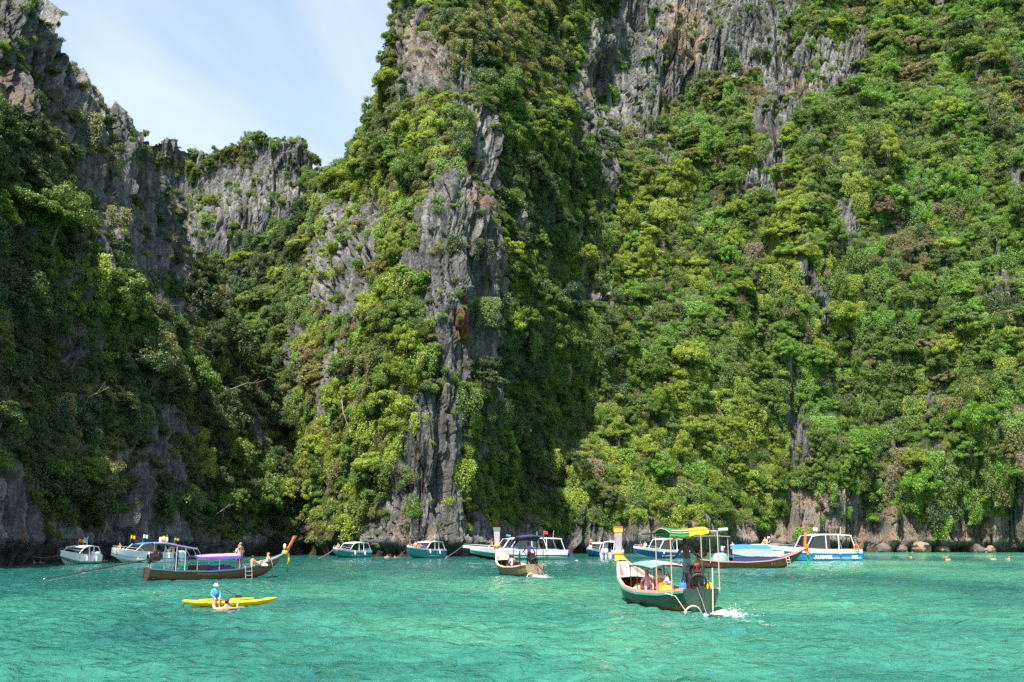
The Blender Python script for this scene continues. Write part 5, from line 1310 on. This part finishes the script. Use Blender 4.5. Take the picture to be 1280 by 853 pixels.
    if ring:
        p = sp_point(.07, 1, L, Bm, free); B().torus((p.x, p.y + .06, p.z + .25), .30, .07, (0.1, 1, .2), 18, 8).build('life_ring', C_OR, r)
    B().ball((-L / 2 + L * .86, 0, sp_point(.86, 1, L, Bm, free).z + .08), (.35, .3, .06), 10, 5).build('deck_hatch', C_BLUE if side is not WHITE else WHITE, r)
    for f in (.25, .55):
        p = sp_point(f, 1, L, Bm, free); B().tube([(p.x, p.y + .10, p.z - .15), (p.x, p.y + .12, p.z - .62)], .10, 8).build('fender', WHITE, r)
    if text:
        for body, t, u, size in text:
            p = sp_point(t, u, L, Bm, free); p2 = sp_point(t, u + .12, L, Bm, free); tilt = math.atan2(p2.y - p.y, p2.z - p.z); px_ = sp_point(t + .04, u, L, Bm, free)
            yaw = math.atan2(px_.y - p.y, px_.x - p.x)
            text_part('lettering', body, size, WHITE, r, (p.x, p.y + .07, p.z), (math.pi / 2 - tilt, 0, math.pi + yaw), .012, 0)
    return r
def boat_at(px, Y): return water_x(px, Y)
def hd(dx, dy): return math.atan2(dy, dx)
def crew(bt, L, free, lst, group):
    for pose, f, y, z, rz, lab, kw in lst:
        person(pose, local(bt, (-L / 2 + L * f, y, z)), bt.rotation_euler.z + rz, lab, group=None, **kw)
T1, T2 = C_OR, C_YEL
s1 = speedboat(boat_at(95, 109), hd(-.20, -.98), 'small white speedboat with white roof moored under the dark wall', 5.6, 2.7, .95, GREENH, WHITE, WHITE, .42, 'hard', WHITE, 1.82, (.12, .72), 2, WHITE, flags=((.3, -.7, C_OR, .8), (.5, .7, C_CYAN, .9), (.25, -.4, C_YEL, .7)))
s2 = speedboat(boat_at(181, 119), hd(-.62, -.78), 'white speedboat with blue canvas top near the dark wall', 8.6, 2.9, 1.15, WHITE, WHITE, WHITE, .6, 'soft', BLUEC, 2.12, (.12, .74), 2, WHITE, flags=((.7, -.6, C_YEL, .9), (.6, .6, C_WHITE, 1.0), (.14, .9, C_YEL, .6)), screen=True)
s3 = speedboat(boat_at(437, 156), hd(-.55, -.83), 'teal speedboat with white roof lying under the buttress foot', 7.4, 2.8, 1.0, TEALH, WHITE, TEALH, .80, 'hard', WHITE, 2.15, (.10, .66), 2, NAVYH)
s4 = speedboat(boat_at(529, 150), hd(-.50, -.86), 'teal speedboat with flared bow and crew in red on the foredeck', 8.2, 3.0, 1.25, TEALH, WHITE, TEALH, .86, 'hard', WHITE, 2.3, (.10, .60), 2, NAVYH)
s5b = speedboat(boat_at(636, 152), hd(-.93, -.36), 'white speedboat with black hull half hidden behind another', 14.5, 3.2, 1.25, BLACKP, WHITE, BLACKP, .80, 'hard', WHITE, 2.8, (.14, .60), 3, NAVYH)
s5a = speedboat(boat_at(647, 138), hd(-.93, -.37), 'long white speedboat with sea-green hull and raked roof posts', 13.6, 3.3, 1.25, GREENH, WHITE, BLACKP, .66, 'hard', WHITE, 2.75, (.06, .62), 3, NAVYH, flags=((.20, -.6, C_RED, 1.0), (.6, -.8, C_CYAN, .5)))
s6 = speedboat(boat_at(744, 166), hd(-.45, -.89), 'small navy-hulled speedboat with two people at its bow', 5.8, 2.4, .95, NAVYH, WHITE, NAVYH, .75, 'hard', WHITE, 2.1, (.10, .6), 1, WHITE)
s7 = speedboat(boat_at(768, 160), hd(.55, .83), 'small white cabin boat with round fenders and white outboards', 5.6, 2.3, .7, WHITE, WHITE, WHITE, .6, 'hard', WHITE, 2.3, (.20, .72), 2, WHITE)
s8 = speedboat(boat_at(824, 148), hd(-.80, -.60), 'navy and white speedboat with raked cabin behind the green longtail', 10.2, 2.9, 1.2, NAVYH, WHITE, WHITE, .80, 'hard', WHITE, 2.7, (.12, .60), 2, NAVYH)
s9 = speedboat(boat_at(1011, 128), hd(-.955, -.30), 'white and bright blue speedboat with lettering and open side windows', 13.8, 3.3, 1.45, BLUEH, WHITE, BLUEH, .76, 'hard', WHITE, 3.15, (.10, .58), 3, NAVYH, text=[('AUDVEE', .42, .57, .60), ('805', .085, .57, .55)], ring=True, flags=((.45, .2, C_WHITE, .9),))
# blue cover on the lettering boat's near stern quarter and covered small launch behind longtail D
B().loft([[Vector((-6.9 + .45 * math.cos(q) * f, .9 + .45 * math.sin(q) * f, z)) for q in [2 * math.pi * k / 10 for k in range(10)]] for f, z in ((.8, .25), (1, .5), (1, 1.0), (.7, 1.25))]).build('engine_cover', BLUEC, s9)
crew(s1, 5.6, .95, [('sit', .2, .3, .8, 0, 'person in cyan sitting aft on the small white speedboat', dict(top=C_CYAN))], None)
crew(s2, 8.6, 1.15, [('sit', .90, .2, 1.35, 0, 'person in orange sitting on the bow of the white speedboat', dict(top=C_OR)), ('sit', .3, -.6, .85, 1, 'passenger in red seated under the blue canvas top', dict(top=C_RED)), ('sit', .42, .7, .85, 1, 'passenger in pink seated under the blue canvas top', dict(top=C_PINK)), ('sit', .2, .7, .85, 1, 'passenger in white seated aft under the blue canvas top', dict(top=C_WHITE)), ('stand', .08, -.5, .4, 1, 'passenger in yellow standing at the stern of the white speedboat', dict(top=C_YEL))], None)
crew(s3, 7.4, 1.0, [('sit', .88, .2, 1.3, .2, 'barechested person sitting on the teal boat foredeck', dict()), ('sit', .80, -.4, 1.25, -.3, 'person in pink sitting on the teal boat foredeck', dict(top=C_PINK))], None)
crew(s4, 8.2, 1.25, [('sit', .86, -.3, 1.5, .2, 'person in navy on the bow of the flared teal boat', dict(top=C_NAVY)), ('sit', .80, .25, 1.5, -.1, 'person in orange vest on the bow of the flared teal boat', dict(top=C_WHITE, vest=C_OR)), ('sit', .72, .6, 1.45, .3, 'person in red vest on the foredeck of the flared teal boat', dict(top=C_BLACK, vest=C_RED)), ('stand', .45, .9, 1.1, 0, 'person in blue standing by the cabin of the flared teal boat', dict(top=C_RED, bottom=C_BLUE, longs=True))], None)
crew(s5a, 13.6, 1.25, [('sit', .78, .1, 1.62, .2, 'person in dark red sitting on the long white foredeck', dict(top=C_RED, bottom=C_BLACK))], None)
crew(s6, 5.8, .95, [('stand', .84, .1, 1.15, .5, 'barechested person standing on the bow of the navy-hulled boat', dict()), ('sit', .70, -.3, 1.2, 0, 'person in white sitting on the navy-hulled boat', dict(top=C_WHITE))], None)
crew(s8, 10.2, 1.2, [('sit', .88, .2, 1.5, 0, 'person in black sitting on the bow of the raked-cabin speedboat', dict(top=C_BLACK)), ('sit', .74, -.3, 1.5, .3, 'person in white sitting before the raked cabin windscreen', dict(top=C_WHITE))], None)
crew(s9, 13.8, 1.45, [('stand', .02, .6, .9, 0, 'person in blue hat and red top at the stern of the blue boat', dict(top=C_RED, hat=C_BLUE)), ('sit', .45, .6, 1.2, 1.2, 'passenger in red seated inside the blue lettered speedboat', dict(top=C_RED))], None)
# launch under a tarpaulin, behind longtail D, with people standing on it
s10 = speedboat(boat_at(938, 118), hd(-.95, -.30), 'covered launch under pale tarpaulin behind the brown longtail boat', 7.5, 2.6, 1.3, BLUEH, WHITE, BLUEH, .7, 'soft', cloth('pale_tarp', (.45, .55, .45)), 1.9, (.1, .7), 1, NAVYH, screen=False)
crew(s10, 7.5, 1.3, [('sit', .80, 0, 1.45, .5, 'person in white sitting high on the covered launch', dict(top=C_WHITE)), ('sit', .25, .3, 2.0, .4, 'person in orange vest on top of the covered launch', dict(top=C_WHITE, vest=C_OR)), ('sit', .12, -.4, 2.0, 0, 'person with white cap crouching on the covered launch', dict(top=C_BLACK, hat=C_WHITE))], None)

# ------------------------------------------------------------------ kayak, swimmers
kp = on_water(288, 757.5); kdir = Vector((1, .62, 0)).normalized(); KL = 3.6
kr = root('kayak', kp + Vector((0, 0, .02)), math.atan2(kdir.y, kdir.x), 'yellow sit-on-top kayak with a rider in blue', 'kayak')
KY = paint('yellow_kayak_plastic', (.82, .52, .015), .4, wear=.25, scale=3, dirt=(.6, .35, .02))
rings = []
for t in np.concatenate([[0, .02, .05], np.linspace(.1, .9, 17), [.95, .98, 1]]):
    w_ = .40 * (math.sin(math.pi * min(max(t, .004), .996)) ** .7); up = .16 * (abs(t - .5) * 2) ** 2.5
    x = -KL / 2 + KL * t
    rings.append([Vector((x, w_ * cy, up + .05 * (abs(t - .5) * 2) ** 3 + z * (.12 + .88 * math.sin(math.pi * min(max(t, .004), .996)) ** .55))) for cy, z in ((0, -.12), (.6, -.10), (.95, .02), (1, .12), (.85, .19), (.5, .20), (0, .21), (-.5, .20), (-.85, .19), (-1, .12), (-.95, .02), (-.6, -.10))])
B().loft(rings).build('kayak_hull', KY, kr)
for x in (-.75, .45): B().loft([[Vector((x + .42 * f * math.cos(q), .24 * f * math.sin(q), z)) for q in [2 * math.pi * k / 14 for k in range(14)]] for f, z in ((1.08, .21), (1.08, .25), (.98, .25), (.98, .215))]).build('seat_rim', KY, kr)
B().tube([(-KL / 2 + .12, 0, .20), (-KL / 2 + .02, -.05, .02), (-KL / 2 + .12, -.06, -.1)], .02, 6).build('grab_loop', RUBBER, kr)
pd = B(); pd.tube([(0, 0, 0), (.25, .05, .42), (.9, .3, .12)], .014, 6); pd.ball((.95, .32, .1), (.16, .02, .07), 8, 5); po_ = pd.build('paddle', RUBBER); po_.location = local(kr, (-.55, .02, .2)); po_.rotation_euler = (0, 0, kr.rotation_euler.z); tag(po_, 'black paddle lying across the yellow kayak', 'paddle')
for s in (-1, 1): B().tube([(-1.2, s * .30, .2), (0, s * .34, .21), (1.2, s * .26, .23)], .012, 5).build('deck_line', RUBBER, kr)
kz = kr.rotation_euler.z
person('sit', local(kr, (-.62, -.12, .20)), kz - 1.6, 'rider in blue vest and white hat sitting across the yellow kayak', SKIN, C_CYAN, C_NAVY, hat=C_WHITE, vest=C_BLUE, sleeves=True, scale=.66)
person('hold', on_water(283, 762.5) + Vector((0, 0, .08)), kz + 1.35, 'dark-haired swimmer holding on to the yellow kayak', SKIN, None, C_BLACK, scale=.95)
for k, (px, py, rz, kw, lab) in enumerate([(1140, 697.2, 2.5, dict(hair=HAIRD), 'dark-haired swimmer nearest the moored blue speedboat'), (1183, 696.4, 1.6, dict(hair=HAIRD, skin=SKINT), 'tanned dark-haired swimmer just behind a fair-haired pair mate'), (1183, 701.0, .4, dict(hair=HAIRB), 'fair-haired swimmer close in front of a dark-haired one'), (1187, 700.2, 2.8, dict(hair=HAIRD), 'swimmer with black hair right beside a fair-haired one'),
                                       (1242, 699.6, 1.2, dict(hair=HAIRD), 'dark-haired swimmer with pale shoulders off the pink boulders'), (1262, 699.6, 2.0, dict(hair=HAIRB), 'light-haired swimmer off the pink boulders'), (129, 702.2, .5, dict(hair=HAIRD), 'swimmer just off the stern of the small white speedboat'), (41, 704.6, 0, dict(hair=HAIRB), 'swimmer by the mooring line of the small white speedboat'), (49, 704.4, 1, dict(hair=HAIRD), 'dark-haired swimmer under the mooring line by the dark wall'), (484, 696.9, 2, dict(hair=HAIRB), 'swimmer between the two teal speedboats'), (493, 697.0, 1, dict(hair=HAIRD, skin=SKINT), 'dark-haired swimmer close to the flared teal speedboat'), (555, 696.8, 1, dict(hair=HAIRD, top=C_RED), 'swimmer in red at the stern of the flared teal speedboat')]):
    p = on_water(px, py); person('swim', p + Vector((0, 0, .17)), rz, lab, **kw)

# ------------------------------------------------------------------ mooring lines
def line(a, b, sag, label, r=.022):
    a = Vector(a); b = Vector(b); pts = []
    for k in range(9):
        t = k / 8; p = a.lerp(b, t); p.z -= sag * math.sin(math.pi * t); pts.append(p)
    tag(B().tube(pts, r, 5).build('mooring_rope', ROPE), label, 'rope')
line(local(s1, (2.6, -.2, 1.0)), at(31, 692.5, 108), .35, 'slack mooring rope from the small white speedboat to the wall')
line(local(s3, (3.6, 0, 1.2)), on_water(398, 698), .15, 'mooring rope running from the teal boat into the water')
line(local(s4, (4.0, 0, 1.5)), on_water(497, 697), .12, 'mooring rope at the bow of the flared teal boat')
line(local(s5b, (7.1, 0, 1.9)), on_water(556, 697.5), .15, 'mooring rope from the half hidden black-hulled boat')

# ------------------------------------------------------------------ wakes
def foam_material():
    m, nt, N, L, out = new_mat('foam')
    d = N.new('ShaderNodeBsdfPrincipled'); d.inputs['Base Color'].default_value = (.72, .80, .78, 1); d.inputs['Roughness'].default_value = .6
    tr = N.new('ShaderNodeBsdfTransparent'); mx = N.new('ShaderNodeMixShader')
    geo = N.new('ShaderNodeNewGeometry'); n = N.new('ShaderNodeTexNoise'); n.inputs['Scale'].default_value = 2.6; n.inputs['Detail'].default_value = 7; n.inputs['Roughness'].default_value = .7
    mp = N.new('ShaderNodeMapping'); mp.inputs['Scale'].default_value = (1, 1.2, 1)
    L.new(geo.outputs['Position'], mp.inputs['Vector']); L.new(mp.outputs['Vector'], n.inputs['Vector'])
    at_ = N.new('ShaderNodeAttribute'); at_.attribute_name = 'froth'
    a1 = N.new('ShaderNodeMath'); a1.operation = 'ADD'; L.new(n.outputs['Fac'], a1.inputs[0]); L.new(at_.outputs['Fac'], a1.inputs[1])
    mr = N.new('ShaderNodeMapRange'); mr.inputs['From Min'].default_value = .92; mr.inputs['From Max'].default_value = 1.12; L.new(a1.outputs[0], mr.inputs['Value'])
    L.new(mr.outputs['Result'], mx.inputs['Fac']); L.new(tr.outputs[0], mx.inputs[1]); L.new(d.outputs[0], mx.inputs[2]); L.new(mx.outputs[0], out.inputs['Surface'])
    return m
FOAM = foam_material()
def wake(start, direction, length, w0, w1, label, froth=.75, seed=0):
    d = Vector(direction).normalized(); s = Vector((-d.y, d.x, 0)); n, m = 60, 22
    T = np.linspace(0, 1, n)[:, None]; U = np.linspace(-1, 1, m)[None]
    Wd = w0 + (w1 - w0) * T ** .7
    X = start.x + d.x * length * T + s.x * U * Wd; Y = start.y + d.y * length * T + s.y * U * Wd
    fr = froth * (1 - T ** .6) * (1 - U ** 2) ** .6 * np.clip(.35 + T * 9, 0, 1) + 0 * X
    Z = wave_z(X, Y) + .012 + .34 * np.clip(fr - .25, 0, 1) * np.clip(T * 7, 0, 1) * np.clip(.35 + 1.5 * fbm(X * 2.6, Y * 2.6, 0 * X, 4, seed), 0, 1.2)
    idx = np.arange(n * m).reshape(n, m); q = np.stack([idx[:-1, :-1], idx[1:, :-1], idx[1:, 1:], idx[:-1, 1:]], -1).reshape(-1, 4)
    o = link('wake_foam', np_mesh('wake_foam', np.stack([X, Y, Z], -1).reshape(-1, 3), q, FOAM, dict(froth=fr.ravel())))
    o['kind'] = 'stuff'; tag(o, label, 'foam'); return o
def spray(c, n, r, h, drift, label, seed=1):
    rr = random.Random(seed); b = B(); drift = Vector(drift)
    for _ in range(n):
        t = rr.random() ** 1.8; p = Vector(c) + Vector((rr.gauss(0, r), rr.gauss(0, r), 0)) + drift * rr.random(); p.z = .03 + h * t * max(0, 1 - abs(rr.gauss(0, .5)))
        s = .004 + .010 * rr.random() ** 3; b.ball(p, (s, s, s * 1.3), 5, 4)
    o = b.build('spray', FOAMW); o['kind'] = 'stuff'; tag(o, label, 'spray'); return o
FOAMW = paint('white_water', (.80, .85, .85), .5, wear=0)
pA = local(bA, (-LA / 2 - 1.0, -.35, 0)); pA.z = 0
wake(pA + Vector((-.1, .7, 0)), (.16, -1, 0), 6.5, .75, 1.3, 'white churned water behind the green longtail boat', 1.0, 3)
wake(pA + Vector((.1, -1.5, 0)), (.10, -1, 0), 13, .8, 1.9, 'pale trailing wake spreading from the green longtail boat', .56, 4)
wake(local(bA, (-LA / 2 + 3.5, 1.25, 0)), (-.2, -1.0, 0), 4.0, .3, .9, 'thin foam along the side of the green longtail boat', .48, 5)
spray(pA + Vector((.2, -.1, 0)), 260, .26, .40, (.45, -1.4, 0), 'droplets thrown up by the green longtail propeller', 2)
pC = local(bC, (-LC / 2 - .9, -.1, 0)); pC.z = 0
wake(pC + Vector((-.2, .6, 0)), (.22, -1, 0), 9, .6, 1.3, 'white churned water behind the pale wooden longtail', .85, 6)
wake(pC + Vector((.3, -3, 0)), (.20, -1, 0), 17, .9, 2.3, 'pale trailing wake spreading from the pale wooden longtail', .46, 7)
spray(pC, 90, .35, .3, (.6, -1.5, 0), 'droplets thrown up by the wooden longtail propeller', 5)
wake(water_x(716, 128), (1, .05, 0), 5.0, .3, .5, 'white ripple line beside the small cabin boat', .72, 8)

# ------------------------------------------------------------------ boulders and dead trees at the foot of the cliffs
def boulder(c, r, mat, label, seed):
    bm = bmesh.new(); bmesh.ops.create_icosphere(bm, subdivisions=3, radius=1.0)
    for v in bm.verts:
        n = v.co.normalized(); k = float(fbm(np.array([n.x * 1.2 + seed]), np.array([n.y * 1.2]), np.array([n.z * 1.2]), 3, 700)[0])
        k2 = float(vnoise(np.array([round(n.x * 1.6) + seed]), np.array([round(n.y * 1.6)]), np.array([round(n.z * 1.6)]), 701)[0])
        v.co = Vector((n.x * r[0], n.y * r[1], n.z * r[2])) * (1 + .42 * k + .13 * k2)
    me = bpy.data.meshes.new('boulder'); bm.to_mesh(me); bm.free(); me.materials.append(mat)
    o = link('boulder', me); o.location = c; o.rotation_euler = (0, 0, seed * 1.3); tag(o, label, 'boulder', 'boulders along the foot of the cliff'); return o
PINKR = paint('pinkish_limestone', (.24, .155, .11), .9, wear=.7, scale=.9, dirt=(.16, .11, .08), bump=.8)
GREYR = paint('grey_limestone', (.11, .095, .08), .9, wear=.8, scale=.9, dirt=(.07, .06, .05), bump=.8)
def foot_y(px):
    sh = SHEETS[0]; P = sh['P']; row = np.argmin(np.abs(P[:, P.shape[1] // 2, 2] - 1.0))
    j = np.argmin(np.abs(sh['px'][row] - px)); return float(P[row, j, 1])
for k, (px, r, m, lab) in enumerate([(1150, (3.0, 2.2, 1.7), PINKR, 'broad pinkish boulder at the waterline beyond the swimmers'), (1106, (2.0, 1.7, 1.5), GREYR, 'rounded grey boulder beside the stern of the blue speedboat'), (1178, (2.1, 1.4, 1.0), PINKR, 'low pinkish boulder beside the broad one'), (1222, (1.8, 1.6, 1.6), GREYR, 'grey boulder below hanging roots'), (1238, (1.5, 1.2, 1.0), PINKR, 'small pinkish boulder beside hanging roots'), (1128, (1.4, 1.2, .9), GREYR, 'small grey boulder between two larger ones')]):
    Y = foot_y(px) - .6; c = water_x(px, Y); c.z = .3 + .25 * r[2]; boulder(c, r, m, lab, k * 3.7 + 1)
def dead_tree(pa, pb, Y, r0, label, seed):
    a, b = at(*pa, Y), at(*pb, Y - 1.5); rr = random.Random(seed); bb = B()
    m = a.lerp(b, .5) + Vector((rr.uniform(-.5, .5), -.4, rr.uniform(-.4, .5)))
    r0 *= .7; bb.tube([a, m, b], [r0, r0 * .75, r0 * .3], 6)
    for _ in range(4):
        s = m.lerp(b, rr.random()); bb.tube([s, s + (b - a) * .22 + Vector((rr.uniform(-.8, .8), rr.uniform(-.5, 0), rr.uniform(-.2, .8)))], [r0 * .35, .02], 5)
    tag(bb.build('bare_tree', paint('bleached_wood', (.24, .21, .17), .9, wear=.5, scale=3, dirt=(.22, .18, .14))), label, 'bare tree')
dead_tree((100, 515), (134, 486), 118, .11, 'bleached leaning trunk on the dark cove wall', 1)
dead_tree((288, 487), (323, 479), 158, .10, 'pale bare branch reaching sideways over the cove', 2)
dead_tree((427, 500), (436, 535), 172, .14, 'pale bare trunk on the sunlit buttress flank', 3)
dead_tree((272, 642), (286, 632), 146, .10, 'short pale branch low on the cove wall', 4)
dead_tree((1238, 150), (1228, 120), 236, .10, 'thin bare snag high on the bright slope', 5)
